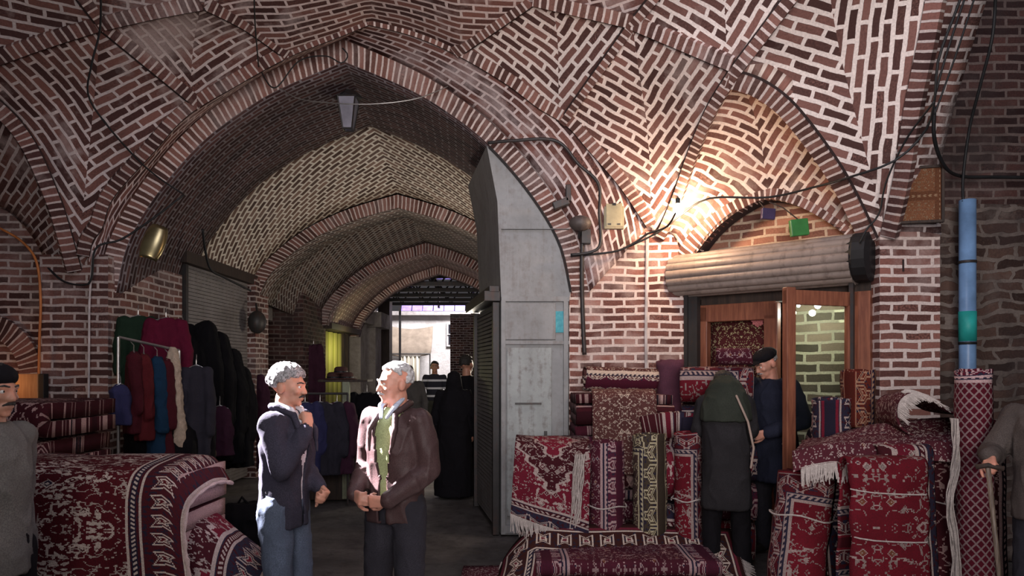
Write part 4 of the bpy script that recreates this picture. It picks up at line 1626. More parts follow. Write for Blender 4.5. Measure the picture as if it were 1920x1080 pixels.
def lcfn(u, v):
    p = lp[int(round(v * 40))].copy()
    x = (u - 0.5) * 0.56
    p.x = x - 0.02
    p.y -= 0.02 + 0.015 * math.sin(x * 14) * v
    return p


sheet('pile_sheet', lcfn, 20, 40, 0.56, 1.3, RM['lace'], lc, u0=0.0)
# standing rolls / folded carpets beside it
rolled('dull purple carpet roll showing its back, standing behind the lacy carpet', (X0(1257, 6.5), 6.52, 0), (0.0, 0.02, 1), 1.72, 0.135, cloth('purple_backing', (0.10, 0.035, 0.055)), 3.2, tie=[1.05])
GS = 'folded carpets on the shop step'
zz = 0
for k, (m_, lab) in enumerate((('red', 'lowest'), ('wine', 'second'), ('border', 'third'), ('border', 'fourth'), ('red', 'topmost'))):
    hh = 0.335
    folded('red and cream folded carpet stacked before the shop window, %s from below' % lab if k < 4 else 'red folded carpet topmost of the narrow stack before the shop window', (X0(1335, 6.35), 6.22, zz), (0.60, 0.62, hh), R(-14 + 3 * math.sin(k)), RM[m_], 2, GS, seed=30 + k, uvo=(0.25, 0.45 + 0.2 * k))
    zz += hh
rolled('small dull red roll lying on the stack before the shop window', (X0(1338, 6.1), 6.0, 1.755), (1, -0.2, 0.0), 0.28, 0.075, RM['wine'], 2.5)
folded('small carpet with cream corner pattern folded between pile and stack', (X0(1238, 6.2), 5.98, 0.0), (0.40, 0.30, 1.28), R(-4), RM['border'], 5, None, seed=41, uvo=(0.3, 0.7))
# front row of standing carpets
GR = 'standing carpets in the front row'
r_front = thing('draped_carpet', 'patterned carpet with a broad white fringe slanting beside the booth door', 'carpet', (0.36, 5.8, 0))
fpth = drape_path([(0, 0.30, 1.05), (0, 0.05, 1.06), (0, -0.10, 0.98), (0, -0.18, 0.7), (0, -0.26, 0.42)], 31)


def frfn(u, v):
    p = fpth[int(round(v * 30))].copy()
    x = (u - 0.5) * 0.62
    p.x = x - 0.06 * v
    p.z -= (0.22 * (u - 0.3)) * v
    p.y += 0.02 * math.sin(x * 12)
    return p


sheet('pile_sheet', frfn, 20, 30, 0.62, 1.2, RM['border'], r_front, v0=0.3)
fringe('fringe', [frfn(u / 20, 1.0) for u in range(21)], (0.10, -0.25, -1), 0.15, r_front, 0.008, seed=3, r=0.004)
folded('dark folded carpets block beneath the fringed carpet by the booth', (0.36, 5.98, 0.0), (0.60, 0.42, 1.0), 0, RM['stack'], 6, None, seed=51)
rolled('wine carpet roll tied with pink string, standing at the left of the front row', (X0(1135, 5.75), 5.72, 0), (0.0, 0.03, 1), 1.04, 0.165, RM['wine'], 3.5, GR, tie=[0.52])
rolled('olive flowered carpet roll standing in the middle of the front row', (X0(1215, 5.75), 5.70, 0), (0.0, 0.03, 1), 1.10, 0.155, RM['olive'], 3.5, GR, vo=0.35)
rolled('pink-red carpet roll standing at the right of the front row', (X0(1282, 5.8), 5.66, 0), (0.0, 0.03, 1), 1.12, 0.125, RM['red'], 3.5, GR, tie=[0.58], vo=0.4)
wf_ = thing('carpet_fringe_bundle', 'long pale wool fringe hanging between the booth carpet and first roll', 'fringe', (X0(1080, 5.62), 5.60, 0))
b = MB()
rr = random.Random(5)
for k in range(30):
    x = rr.uniform(-0.035, 0.035); y = rr.uniform(-0.03, 0.03); f_ = rr.uniform(0, 6)
    b.tube([(x + 0.03 - 0.06 * t / 20 + 0.010 * math.sin(t * 0.8 + f_), y + 0.008 * math.cos(t * 0.7 + f_), 0.95 - 0.90 * t / 20) for t in range(21)], [0.005] * 21, 5)
b.build('strands', M_fringe, wf_)

# low pile lying on the floor in front
fl = thing('floor_carpet', 'red carpet with dark flower border spread low on the pavement at the front', 'carpet', (0.75, 4.9, 0))


def flfn(u, v):
    x = (u - 0.5) * 1.9; y = (v - 0.5) * 1.5
    back = max(0, y - 0.20) / 0.55
    z = 0.10 + 0.27 * back ** 1.3 * (1.15 - 0.35 * u) + 0.02 * noise.noise(Vector((x * 2, y * 2, 3)))
    z *= min(1, max(0, (x + 0.95) / 0.30)) ** 0.7
    return Vector((x + 0.10 * math.sin(y * 2), y + 0.05 * math.sin(x * 2), z + 0.012))


sheet('pile_sheet', flfn, 50, 40, 1.9, 1.5, rug_mat('carpet_floor', 1.9, 1.5, (0.15, 0.02, 0.035), (0.05, 0.015, 0.012), CREAM, NAVY, 1.1, 0.30, 12.0, 0.5), fl)
e1 = [flfn(0.0, v / 30) for v in range(31)] + [flfn(u / 20 * 0.06, 1.0) for u in range(1, 5)]
b = MB(); b.tube(e1, 0.011, 6); b.build('selvedge', M_fringe, fl)
fringe('fringe', [flfn(1.0, v / 20) for v in range(21)], (1, 0.1, -0.5), 0.09, fl, 0.02, seed=8, r=0.004)
for k in range(2):
    folded('flat folded carpet under the spread front carpet, %s' % ('lower', 'upper')[k], (0.85, 5.30, 0.13 * k), (1.35, 0.55, 0.13), 0, RM['wine'], 2, None, seed=60 + k)
ck = thing('scatter_carpet', 'dark speckled carpet lying flat at the booth foot', 'carpet', (0.05, 4.9, 0))
sheet('pile_sheet', lambda u, v: Vector(((u - 0.5) * 0.9, (v - 0.5) * 1.6, 0.02 + 0.01 * noise.noise(Vector((u * 5, v * 5, 2))))), 12, 20, 0.9, 1.6, RM['speck'], ck)

# ---- right pile before the pillar
for k in range(6):
    folded('dark red folded carpet in the big right-hand pile, %s' % ('bottom layer', 'second layer', 'third layer', 'fourth layer', 'fifth layer', 'top layer')[k], (2.68, 5.02, 0.185 * k), (0.96, 0.66, 0.18), R(-6 + 2 * math.sin(k * 2)), RM['red' if k == 5 else 'stack'], 2, 'folded carpets in the right-hand pile', seed=70 + k, uvo=(0.2, 0.1 * k))
# speckled carpet draped with raised hump and fringe
sp = thing('draped_carpet', 'speckled wine carpet draped over the right pile with white fringe at its front', 'carpet', (2.50, 4.78, 1.13))


def spfn(u, v):
    x = (u - 0.5) * 1.05; y = (v - 0.5) * 0.85
    z = 0.03 + 0.13 * max(0, (u - 0.18)) * math.exp(-((v - 0.62) / 0.35) ** 2) * (1.9 - 1.1 * u) * 1.6
    z += 0.025 * noise.noise(Vector((x * 4, y * 4, 1)))
    z -= 0.25 * max(0, 0.22 - u)
    if v < 0.12:
        z -= (0.12 - v) * 0.9
    return Vector((x + 0.03 * math.sin(y * 6) + 0.45 * y, y, z))


sheet('pile_sheet', spfn, 40, 36, 1.05, 0.85, RM['speck'], sp)
fringe('fringe', [spfn(u / 40, 0.0) for u in range(2, 20)], (-0.1, -0.35, -1), 0.12, sp, 0.006, seed=11, r=0.0045)
# rolled-over dark carpet behind it
cv = thing('curled_carpet', 'plum carpet curling open on the right pile, dark hollow showing', 'carpet', (2.86, 4.86, 1.16))


cvp = spline([Vector(p) for p in [(-0.16, 0, 0.02), (-0.30, 0, 0.10), (-0.32, 0, 0.24), (-0.24, 0, 0.31), (-0.12, 0, 0.285), (0.02, 0, 0.20), (0.14, 0, 0.175), (0.26, 0, 0.16), (0.33, 0, 0.10), (0.30, 0, 0.03)]], 41)


def cvfn(u, v):
    p = cvp[int(round(u * 40))].copy()
    p.y = -0.30 + 0.50 * v
    p.x += 0.12 * v
    p.z *= 1 + 0.05 * math.sin(v * 5)
    return p


sheet('pile_sheet', cvfn, 40, 14, 1.1, 0.5, RM['speck'], cv)
fringe('fringe', [cvfn(0.20 + 0.02 * t, 0.0) + Vector((0, -0.02, 0.008)) for t in range(18)], (0.55, -0.5, -0.55), 0.075, cv, 0.005, seed=12, r=0.0045)
fringe('fringe', [cvfn(0.36 + 0.012 * t, 0.16) + Vector((0, 0, 0.016)) for t in range(14)], (0.6, -0.5, -0.35), 0.07, cv, 0.006, seed=13, r=0.0045)
rolled('short rust-brown carpet roll standing upright before the brick pillar', (X0(1608, 5.45), 5.45, 1.20), (0, 0, 1), 0.43, 0.135, RM['rust'], 3, vo=0.4)
folded('block of stacked carpets under the rust roll', (X0(1590, 5.5), 5.52, 0.0), (0.5, 0.25, 1.20), 0, RM['stack'], 7, None, seed=81)
rolled('short crimson carpet roll with grey border, left of the rust roll', (X0(1556, 5.2), 5.18, 0.82), (0, 0, 1), 0.60, 0.145, RM['border'], 3, vo=0.55)
folded('low folded carpet under the crimson roll', (X0(1556, 5.2), 5.14, 0.0), (0.34, 0.34, 0.82), 0, RM['stack'], 5, None, seed=82)
# tall hanging folded red carpets in front
GH = 'upright folded red carpets at the right front'


def upright(label, x0, x1, y0, y1, Y, mat, ties, uvo=(0, 0), lean=0.08, sk=0.0, th=0.09, group=GH, base=None):
    xa, xb = X0(x0, Y), X0(x1, Y)
    ztop = Z0(y0, Y); zbot = 0.0 if y1 is None else Z0(y1, Y)
    w = xb - xa; h = ztop - zbot
    root = thing('folded_carpet', label, 'carpet', ((xa + xb) / 2, Y, zbot), 0, group)
    # U shaped section: front sheet, rounded top, back sheet; folded edges at the sides
    path = []
    for s in range(26):
        t = s / 25
        path.append(Vector((0, -th / 2 - lean * (1 - t), h * t - 0.0)))
    for s in range(1, 10):
        a = PI * s / 10
        path.append(Vector((0, -math.cos(a) * th / 2, h + math.sin(a) * th * 0.45)))
    for s in range(12):
        path.append(Vector((0, th / 2 + 0.02, h * (1 - s / 11))))
    L = 0; vs = []; uvs = []; fs = []; nx = 22
    for i, p in enumerate(path):
        if i:
            L += (p - path[i - 1]).length
        for j in range(nx + 1):
            u = j / nx
            x = (u - 0.5) * w
            bul = 0.05 * math.sin(PI * u) ** 0.5
            pinch = 0.0
            for tz in ties:
                pinch += math.exp(-((p.z - tz) / 0.05) ** 2)
            sgn = -1 if p.y < 0 else 1
            y = p.y + sgn * (bul * (1 - 0.45 * pinch)) + 0.018 * noise.noise(Vector((x * 5, p.z * 4, 3 + x0)))
            vs.append(Vector((x * (1 - 0.05 * pinch) + sk * p.z + 0.012 * noise.noise(Vector((p.z * 4, x0, 2))), y, max(0.005, p.z))))
            uvs.append((x + uvo[0], L - 1.0 + uvo[1]))
    n = nx + 1
    for i in range(len(path) - 1):
        for j in range(nx):
            k = i * n + j
            fs.append((k, k + 1, k + n + 1, k + n))
    o = link('pile_sheet', mesh('pile_sheet', vs, fs, uvs, True), [mat, M_back], root)
    m = o.modifiers.new('pile', 'SOLIDIFY'); m.thickness = 0.014; m.offset = 1
    for tz in ties:
        b = MB()
        f0 = -th / 2 - lean * (1 - tz / h) - 0.062
        b.tube([(-w / 2 * 0.98 + sk * tz, f0 + 0.055, tz + 0.02), (-w / 2 * 0.85 + sk * tz, f0 + 0.016, tz + 0.016), (-w / 4 + sk * tz, f0, tz + 0.006), (sk * tz, f0 - 0.006, tz), (w / 4 + sk * tz, f0, tz - 0.005), (w / 2 * 0.85 + sk * tz, f0 + 0.016, tz - 0.008), (w / 2 * 0.98 + sk * tz, f0 + 0.055, tz - 0.01)], 0.0045, 6)
        b.build('string', M_fringe, root)
    return root


upright('bright red carpet with cream animal figures, folded upright and tied twice', 1578, 1722, 872, None, 4.25, RM['red'], (0.62, 0.95 - 0.05), (0.1, 0.3), sk=0.02)
upright('dark red folded carpet standing behind the bright red tied one', 1640, 1738, 848, None, 4.42, RM['border'], (), (0.3, 0.2), group=GH)
upright('dark plum folded carpet with pale tie, beside the lattice roll', 1728, 1794, 838, None, 4.55, RM['stack'], (0.78,), (0.3, 0.3))
rolled('fat crimson carpet roll leaning left at the front right, tied with string', (X0(1470, 4.7), 4.60, 0.0), (0.16, 0.12, 1), 0.96, 0.19, RM['red'], 3.2, tie=[0.66], vo=0.5)
rolled('darker red roll leaning right behind the fat crimson roll', (X0(1560, 4.80), 4.70, 0.0), (-0.05, 0.08, 1), 0.96, 0.135, RM['border'], 3.2, tie=[0.7], vo=0.3)
fb = thing('carpet_fringe_bundle', 'long knotted pale fringe hanging beside the lattice-patterned roll', 'fringe', (X0(1792, 4.3), 4.26, 0))
b = MB()
for k in range(22):
    x = rr.uniform(-0.022, 0.022); y = rr.uniform(-0.02, 0.02); f_ = rr.uniform(0, 6)
    b.tube([(-0.035 + x * (0.3 + 0.7 * t / 24) + 0.02 * math.sin(t * 0.45) + 0.010 * math.sin(t * 0.9 + f_), y + 0.008 * math.cos(t * 0.8 + f_), 1.34 - 1.22 * t / 24) for t in range(25)], [0.0045] * 25, 5)
b.build('strands', M_fringe, fb)
rolled('tall slim carpet roll with pink lattice pattern, standing below the blue pipe', (X0(1830, 4.3), 4.30, 0.0), (0.0, 0.02, 1), 1.635, 0.108, RM['lattice'], 3.0, vo=-0.0)
rolled('tall dark plum carpet roll just behind the lattice roll', (X0(1868, 4.5), 4.56, 0.0), (0.0, 0.02, 1), 1.30, 0.10, RM['stack'], 3.0)

# carpet shown inside the shop window
pw = sheet('display_carpet', lambda u, v: SW(0.45 + xl + 0.07 + (xr - xl - 0.12) * u, 0.9 + 1.30 * v, -0.20), 4, 4, 0.62, 1.22, RM['shawl'], None, 0.01)
tag(pw, 'ornate flowered carpet displayed inside the wooden shop window', 'carpet')
fr_ = MB()
for k in range(40):
    a = k * 2.4; r_ = 0.055 * math.sqrt(k / 40)
    fr_.ball(SW(SP(1421, 600, -0.17)[0], SP(1421, 600, -0.17)[1], -0.165) + SD * (r_ * math.cos(a)) + Vector((0, 0, r_ * math.sin(a) * 1.15)), (0.014, 0.012, 0.012), 8, 6)
o = fr_.build('rose_ornament', plain('rose_pink', (0.60, 0.20, 0.20), 0.7), None, True); tag(o, 'pink rose ornament at the top corner of the shop window carpet', 'ornament')

# ------------------------------------------------------------------ clothes hanging on the left
def garment(label, c, w, h, mat, rz=0.0, kind='coat', seed=1, group=None, d=0.09, hanger=True, flare=0.15, name=None, sleeves=True):
    """garment on a hanger: c = top of the hanger hook"""
    root = thing(name or 'hanging_' + kind, label, kind, c, rz, group)
    b = Blob()
    L = []
    N = 12
    for i in range(N + 1):
        t = i / N
        z = -0.10 - h * t
        ww = w * (0.30 + 0.70 * min(1, t * 7)) * (1 + flare * t)
        dd = d * (0.55 + 0.45 * min(1, t * 5)) * (1 + 0.3 * t)
        L.append((Vector((0.01 * math.sin(i + seed), 0, z)), ww / 2, dd / 2))
    L.reverse()
    b.rings(L, 36, 2.6)
    if sleeves:
        for s in (-1, 1):
            b.chain([(s * w * 0.40, 0, -0.17), (s * w * 0.53, -0.02, -0.17 - h * 0.30), (s * w * 0.53, -0.03, -0.17 - h * 0.62)], [d * 0.5, d * 0.48, d * 0.42], 10)

    def shp(v):
        t = max(0, min(1, -v.z / h))
        v.y += 0.018 * t * math.sin(v.x * 42 + seed) * (1 if v.y < 0 else 0.5)
        return v
    b.bake('body', mat, root, 0.012, 2, folds=0.014, fscale=8 + seed % 3, shape=shp)
    if hanger:
        b = MB()
        b.tube([(0, 0, -0.10), (0, 0, -0.04), (0.0, 0.02, -0.015), (0.0, 0.03, 0.0), (0.0, 0.015, 0.012)], 0.004, 6)
        b.tube([(-w * 0.35, 0, -0.13), (0, 0, -0.09), (w * 0.35, 0, -0.13)], 0.008, 6)
        b.build('hanger', M_steel, root)
    return root


rk = thing('clothes_rail', 'thin steel rail on stands carrying the coloured clothes at the left pier', 'clothes rail', (0, 0, 0))
ra = P(222, 632, 6.3); rb2 = P(336, 657, 6.75)
b = MB(); b.tube([ra, rb2], 0.013, 8); b.build('rail', M_steel, rk)
b = MB(); b.tube([rb2, (rb2.x, rb2.y, 0.02)], 0.014, 8); b.build('post', M_steel, rk)
b = MB(); b.tube([ra, (ra.x, ra.y, 0.02)], 0.014, 8); b.build('post', M_steel, rk)
tr = math.atan2((rb2 - ra).y, (rb2 - ra).x)
C_red = cloth('brick_red_wool', (0.085, 0.010, 0.013))
C_dkred = cloth('dark_red_wool', (0.055, 0.007, 0.012))
C_crim = cloth('crimson_velvet', (0.10, 0.006, 0.024))
C_teal = cloth('petrol_blue', (0.008, 0.030, 0.065))
C_cream = cloth('cream_knit', (0.42, 0.33, 0.25), scale=30)
C_slate = cloth('slate_grey_cloth', (0.026, 0.024, 0.034))
C_green = cloth('bottle_green', (0.012, 0.028, 0.016))
C_blk = cloth('black_wool', (0.004, 0.0035, 0.005))
C_purp = cloth('plum_cloth', (0.045, 0.014, 0.030))
C_blue = cloth('violet_blue', (0.030, 0.030, 0.085))
C_brown = cloth('khaki_brown', (0.10, 0.07, 0.045))
GC = 'clothes on the steel rail'


def onrail(t):
    return ra.lerp(rb2, t) + Vector((0, 0, -0.004))


garment('dark red top hanging nearest the pier on the steel rail', onrail(0.24), 0.30, 0.75, C_dkred, tr + 1.2, 'garment', 2, GC, d=0.12)
garment('brick-red top hanging second on the steel rail', onrail(0.40), 0.30, 0.80, C_red, tr + 1.2, 'garment', 3, GC, d=0.12)
garment('petrol-blue garment hanging in the middle of the steel rail', onrail(0.62), 0.26, 0.98, C_teal, tr + 1.15, 'garment', 4, GC, d=0.13)
garment('dark red garment hanging between the blue and the cream one', onrail(0.80), 0.28, 0.9, C_dkred, tr + 1.0, 'garment', 5, GC, d=0.12)
# cream scarf looped
scf = thing('cream_scarf', 'long cream knitted scarf looped over the end of the steel rail', 'scarf', onrail(0.93))
b = Blob()
b.chain([(0.0, -0.04, 0.0), (-0.045, -0.06, -0.15), (-0.085, -0.07, -0.50), (-0.11, -0.07, -0.80), (-0.05, -0.08, -0.98), (0.03, -0.08, -1.0), (0.085, -0.07, -0.85), (0.055, -0.07, -0.5), (0.03, -0.06, -0.15), (0.0, -0.04, 0.0)], [0.035, 0.045, 0.055, 0.062, 0.055, 0.055, 0.06, 0.052, 0.045, 0.035], 12)
b.bake('body', C_cream, scf, 0.010, 2, folds=0.014, fscale=16)
garment('slate-grey scarf-like garment hanging just right of the cream scarf', rb2 + Vector((0.12, 0.10, -0.05)), 0.24, 0.95, C_slate, 0.3, 'garment', 6, None, d=0.12)
# coats hooked on the pier and the shutter
hk = 0.10
garment('bottle-green garment hooked high on the brick pier', P(248, 578, 6.9) + Vector((0.06, 0, 0.02)), 0.30, 0.75, C_green, 0.5, 'garment', 7, None, d=0.14)
garment('crimson dress hooked high between green garment and black coats', P(300, 582, 6.95) + Vector((0.06, 0, 0.02)), 0.34, 1.0, C_crim, 0.4, 'dress', 8, None, d=0.14, flare=0.5)
GB = 'black coats hung in a row on the shutter'
for k, (pxx, pyy, Y, hh) in enumerate(((338, 592, 7.85, 1.52), (364, 614, 8.1, 1.48), (390, 646, 8.4, 1.36), (410, 680, 8.7, 1.22))):
    garment('black coat hanging in front of the grey shutter, %s from the brick pier' % ('first', 'second', 'third', 'fourth')[k], P(pxx, pyy, Y) + Vector((0.03, 0, 0)), 0.62, hh, C_blk, 0.75, 'coat', 9 + k, GB, d=0.26, flare=0.35)
garment('plum skirt hanging lowest and farthest along the shutter', P(412, 745, 7.75), 0.26, 0.55, C_purp, 0.3, 'skirt', 14, None, d=0.12, sleeves=False)
garment('khaki-brown cloth bag hanging under the black coats', P(378, 760, 7.0), 0.22, 0.42, C_brown, 0.3, 'bag', 15, None, d=0.12, sleeves=False)
garment('violet-blue garment peeping out beside the brick pier', P(226, 700, 6.2), 0.16, 0.36, C_blue, 0.9, 'garment', 16, None, d=0.12, sleeves=False)
garment('long black dress hanging low beneath the coloured clothes', onrail(0.5) + Vector((0.02, 0.16, -0.55)), 0.62, 1.20, C_blk, 0.2, 'dress', 17, None, d=0.26, sleeves=False, hanger=False)
garment('long black dress hanging low beneath the cream scarf', P(345, 740, 6.9), 0.55, 1.15, C_blk, 0.2, 'dress', 18, None, d=0.24, sleeves=False, hanger=False)
b = Blob(); b.rings([(Vector((0, 0, 0.02)), 0.30, 0.24), (Vector((0, 0, 0.2)), 0.32, 0.25), (Vector((0.02, 0, 0.36)), 0.26, 0.20), (Vector((0, 0, 0.44)), 0.12, 0.1)])
sk_ = thing('black_sack', 'slumped black sack on the pavement behind the curly-haired man', 'sack', (X0(455, 6.2), 6.2, 0))
b.bake('body', C_blk, sk_, 0.014, 3, folds=0.03, fscale=6)
b = MB(); b.tube([(-0.05, 0, 0.42), (0.0, -0.02, 0.50), (0.06, 0, 0.42)], 0.012, 6); b.build('tie', C_blk, sk_)

# ------------------------------------------------------------------ stall with hats and clothes in the passage
stl = thing('hat_stall', 'wooden stall with olive post and dark shelf in the passage', 'stall', (X0(645, 8.7), 8.7, 0))
b = MB(); b.box((0.0, 0.1, 1.49), (0.62, 0.35, 0.03)); b.build('shelf', M_wooddk, stl, bevel=0.004)
b = MB(); b.box((0.04, -0.05, 0.75), (0.09, 0.05, 1.46)); b.build('post', painted('olive_post', (0.22, 0.24, 0.16)), stl, bevel=0.004)
b = MB(); b.box((0.0, 0.15, 0.5), (0.9, 0.4, 1.0)); b.build('counter', M_wooddk, stl, bevel=0.01)
for k, (dx, dz, lab) in enumerate(((-0.10, 0, 'left'), (0.06, 0.0, 'right'), (-0.02, 0.07, 'upper'))):
    ht = thing('felt_hat', 'dark brown felt hat on the stall shelf, %s one of the heap' % lab, 'hat', (X0(640, 8.7) + dx, 8.72 + 0.02 * k, 1.507 + dz), 0.3 * k, 'felt hats on the stall shelf')
    b = MB(); b.lathe((0, 0, 0), [(0.125, 0.0), (0.13, 0.008), (0.085, 0.016), (0.082, 0.07), (0.06, 0.088), (0.02, 0.092)], 18); b.build('body', cloth('brown_felt_%d' % k, (0.06, 0.028, 0.025)), ht, True)
    b = MB(); b.lathe((0, 0, 0.017), [(0.086, 0), (0.087, 0.018)], 18); b.build('band', M_black, ht)
for k, (pxx, pyy, Y, w, h_, m_, lab) in enumerate(((588, 636, 12.9, 0.26, 1.25, C_purp, 'plum coat hanging on the brick pier behind the curly-haired man'), (600, 739, 8.19, 0.50, 0.85, C_slate, 'dark slate coat hanging at the front of the stall'), (632, 739, 8.29, 0.34, 0.85, C_purp, 'plum shirt hanging under the stall shelf'), (572, 739, 8.10, 0.34, 0.8, C_blue, 'dark violet jacket hanging at the left of the stall'), (688, 722, 8.9, 0.42, 0.8, C_blk, 'black coat hanging right of the olive stall post'))):
    garment(lab, P(pxx, pyy, Y), w, h_, m_, 0.3, 'coat', 21 + k, None, d=0.16)
garment('dark plum panel of cloth hanging beside the passage brick pier', P(489, 690, 10.5), 0.26, 1.4, C_purp, 0.1, 'cloth', 29, None, d=0.10, sleeves=False)

sr = thing('clothes_rail', 'dark iron rail carrying the slate and plum coats at the stall', 'clothes rail', (0, 0, 0))
q0 = P(555, 738, 8.05); q1 = P(652, 738, 8.35)
b = MB(); b.tube([q0, q1], 0.014, 8); b.build('rail', M_iron, sr)
for q_ in (q0, q1):
    b = MB(); b.tube([q_, (q_.x, q_.y, 0.02)], 0.014, 8); b.build('post', M_iron, sr)

# ------------------------------------------------------------------ things fixed to the walls
def wire(label, pts, r=0.008, mat=None, name='cable', cat='cable', n=40):
    b = MB(); b.tube(spline([Vector(p) for p in pts], n), r, 6)
    o = b.build(name, mat or M_black, None, True)
    world_off(o)
    tag(o, label, cat)
    return o


wire('black cable sagging across the right vault above the shop arch', px([(1180, 462, 6.75), (1235, 435, 6.7), (1275, 405, 6.6), (1330, 372, 6.35), (1440, 370, 6.15), (1530, 350, 5.85), (1600, 330, 5.5), (1680, 300, 5.3), (1735, 245, 5.2), (1752, 190, 5.0), (1760, 110, 4.9), (1800, 0, 4.8), (1815, -60, 4.75)]), 0.010)
wire('thin black cable running down beside the right rib to the shutter drum', px([(1752, 190, 5.0), (1700, 260, 5.3), (1662, 340, 5.5), (1648, 400, 5.6), (1625, 430, 5.65), (1612, 455, 5.66)]), 0.008)
wire('leftmost of the thin cables climbing the right arch', px([(1748, 200, 5.1), (1775, 100, 5.0), (1828, -60, 4.9)]), 0.008)
wire('middle of the thin cables climbing the right arch', px([(1752, 215, 5.1), (1795, 95, 5.0), (1845, -60, 4.9)]), 0.007)
wire('thick dark cable dropping from the top right to the blue pipe', px([(1868, -60, 5.2), (1862, 60, 5.2), (1838, 160, 5.4), (1818, 240, 5.6), (1806, 330, 5.7), (1806, 378, 5.68)]), 0.012)
wire('cable running right across the dark brick wall', px([(1752, 200, 5.2), (1752, 260, 5.3), (1770, 310, 5.5), (1800, 330, 5.78), (1860, 332, 5.8), (1960, 333, 5.8)]), 0.014)
wire('long black wire hanging down the left vault', px([(188, -60, 5.2), (188, 50, 5.6), (172, 120, 5.75), (166, 180, 5.9), (205, 240, 6.1), (262, 303, 6.4), (300, 335, 6.6), (345, 365, 6.75)]), 0.008)
wire('black cable looping from the portal arch to the left pier', px([(345, 365, 6.8), (300, 400, 6.75), (265, 425, 6.72), (225, 450, 6.68), (180, 465, 6.6), (172, 520, 6.64), (160, 534, 6.64), (120, 528, 6.66), (88, 500, 6.8)]), 0.010)
wire('thin wire dropping straight from the top to the outer arch', px([(476, -60, 5.3), (478, 40, 5.8), (485, 125, 6.4)]), 0.006)
wire('pale wire swagged between the arch and the hanging lantern', px([(525, 165, 6.75), (560, 185, 6.7), (620, 193, 6.6), (700, 195, 6.6), (780, 185, 6.65), (840, 162, 6.75)]), 0.005, M_steel)
wire('black wire looping over the portal crown', px([(485, 125, 6.5), (515, 165, 6.7), (560, 115, 6.7), (610, 105, 6.7), (640, 118, 6.72), (652, 104, 6.72), (642, 90, 6.7)]), 0.007)
wire('dark pipe stepping down the pale haunch beside the booth', px([(915, 268, 6.72), (960, 264, 6.66), (1042, 264, 6.6), (1085, 308, 6.62), (1122, 345, 6.66), (1124, 400, 6.72), (1126, 455, 6.74), (1110, 472, 6.74), (1070, 478, 6.78)]), 0.016, M_iron, 'conduit', 'pipe', 90)
wire('black cable drooping from the box to the bright bulb', px([(1070, 480, 6.8), (1150, 472, 6.76), (1190, 455, 6.74), (1215, 438, 6.7), (1250, 425, 6.6), (1268, 398, 6.4)]), 0.011)
wire('rusty black downpipe on the pale brick wall behind the carpets', px([(1092, 442, 6.78), (1091, 520, 6.8), (1093, 600, 6.8), (1096, 665, 6.78)]), 0.022, M_iron, 'downpipe', 'pipe')
wire('orange line marking the lit edge of the left brick wall', px([(0, 428, 6.86), (40, 452, 6.85), (68, 490, 6.72), (76, 560, 6.70), (74, 640, 6.70), (72, 755, 6.70)]), 0.012, plain('orange_lit_edge', (0.50, 0.17, 0.05), 0.5), n=60)  # orange light on the wall edge put into the colour of this tube
wire('pale cable down the brick pier between wall and passage', px([(175, 470, 6.66), (168, 560, 6.70), (167, 640, 6.70), (166, 752, 6.70)]), 0.011, M_lime)
wire('black cable bunch dangling at the head of the passage shutter', px([(380, 430, 7.9), (385, 470, 8.1), (395, 505, 8.3), (420, 520, 8.6), (470, 545, 9.6)]), 0.014)

# meter box
bx = thing('meter_box', 'cream electric meter box on the pale brickwork left of the bulb', 'meter box', P(1150, 431, 6.84))
b = MB(); b.box((0, 0, 0.15), (0.20, 0.10, 0.30)); b.build('case', painted('cream_enamel', (0.26, 0.23, 0.15), amount=0.4), bx, bevel=0.008)
b = MB(); b.box((0, -0.052, 0.15), (0.16, 0.008, 0.25)); b.build('cover', plain('cream_cover', (0.29, 0.26, 0.17), 0.5), bx, bevel=0.003)
b = MB(); b.box((0.0, -0.058, 0.24), (0.035, 0.006, 0.025)); b.build('window', M_black, bx)
for x in (-0.045, 0.045):
    b = MB(); b.box((x, -0.058, 0.045), (0.03, 0.006, 0.015)); b.build('latch', M_iron, bx)
# flood lamp head on bracket
fl_ = thing('wall_speaker', 'dusty dark lamp housing on the wall above the black downpipe', 'lamp', P(1088, 436, 6.72))
b = MB(); b.ball((0, 0, 0.09), (0.11, 0.09, 0.075), 18, 10); b.build('housing', painted('dusty_black', (0.07, 0.055, 0.05), (0.2, 0.15, 0.13), 0.4), fl_, True)
b = MB(); b.tube([(0, 0.02, 0.03), (0, 0.10, -0.03)], 0.018, 8); b.box((0.06, 0.06, -0.03), (0.09, 0.08, 0.14)); b.build('bracket', M_iron, fl_, bevel=0.004)
bb_ = thing('bracket', 'short rusty bracket on the brickwork above the lamp housing', 'bracket', P(1052, 382, 6.76))
b = MB(); b.box((0, 0, 0.0), (0.16, 0.08, 0.07), ry=R(-20)); b.build('arm', M_iron, bb_, bevel=0.006)
b = MB(); b.box((0.07, 0.0, 0.10), (0.05, 0.08, 0.16)); b.build('plate', M_iron, bb_, bevel=0.006)

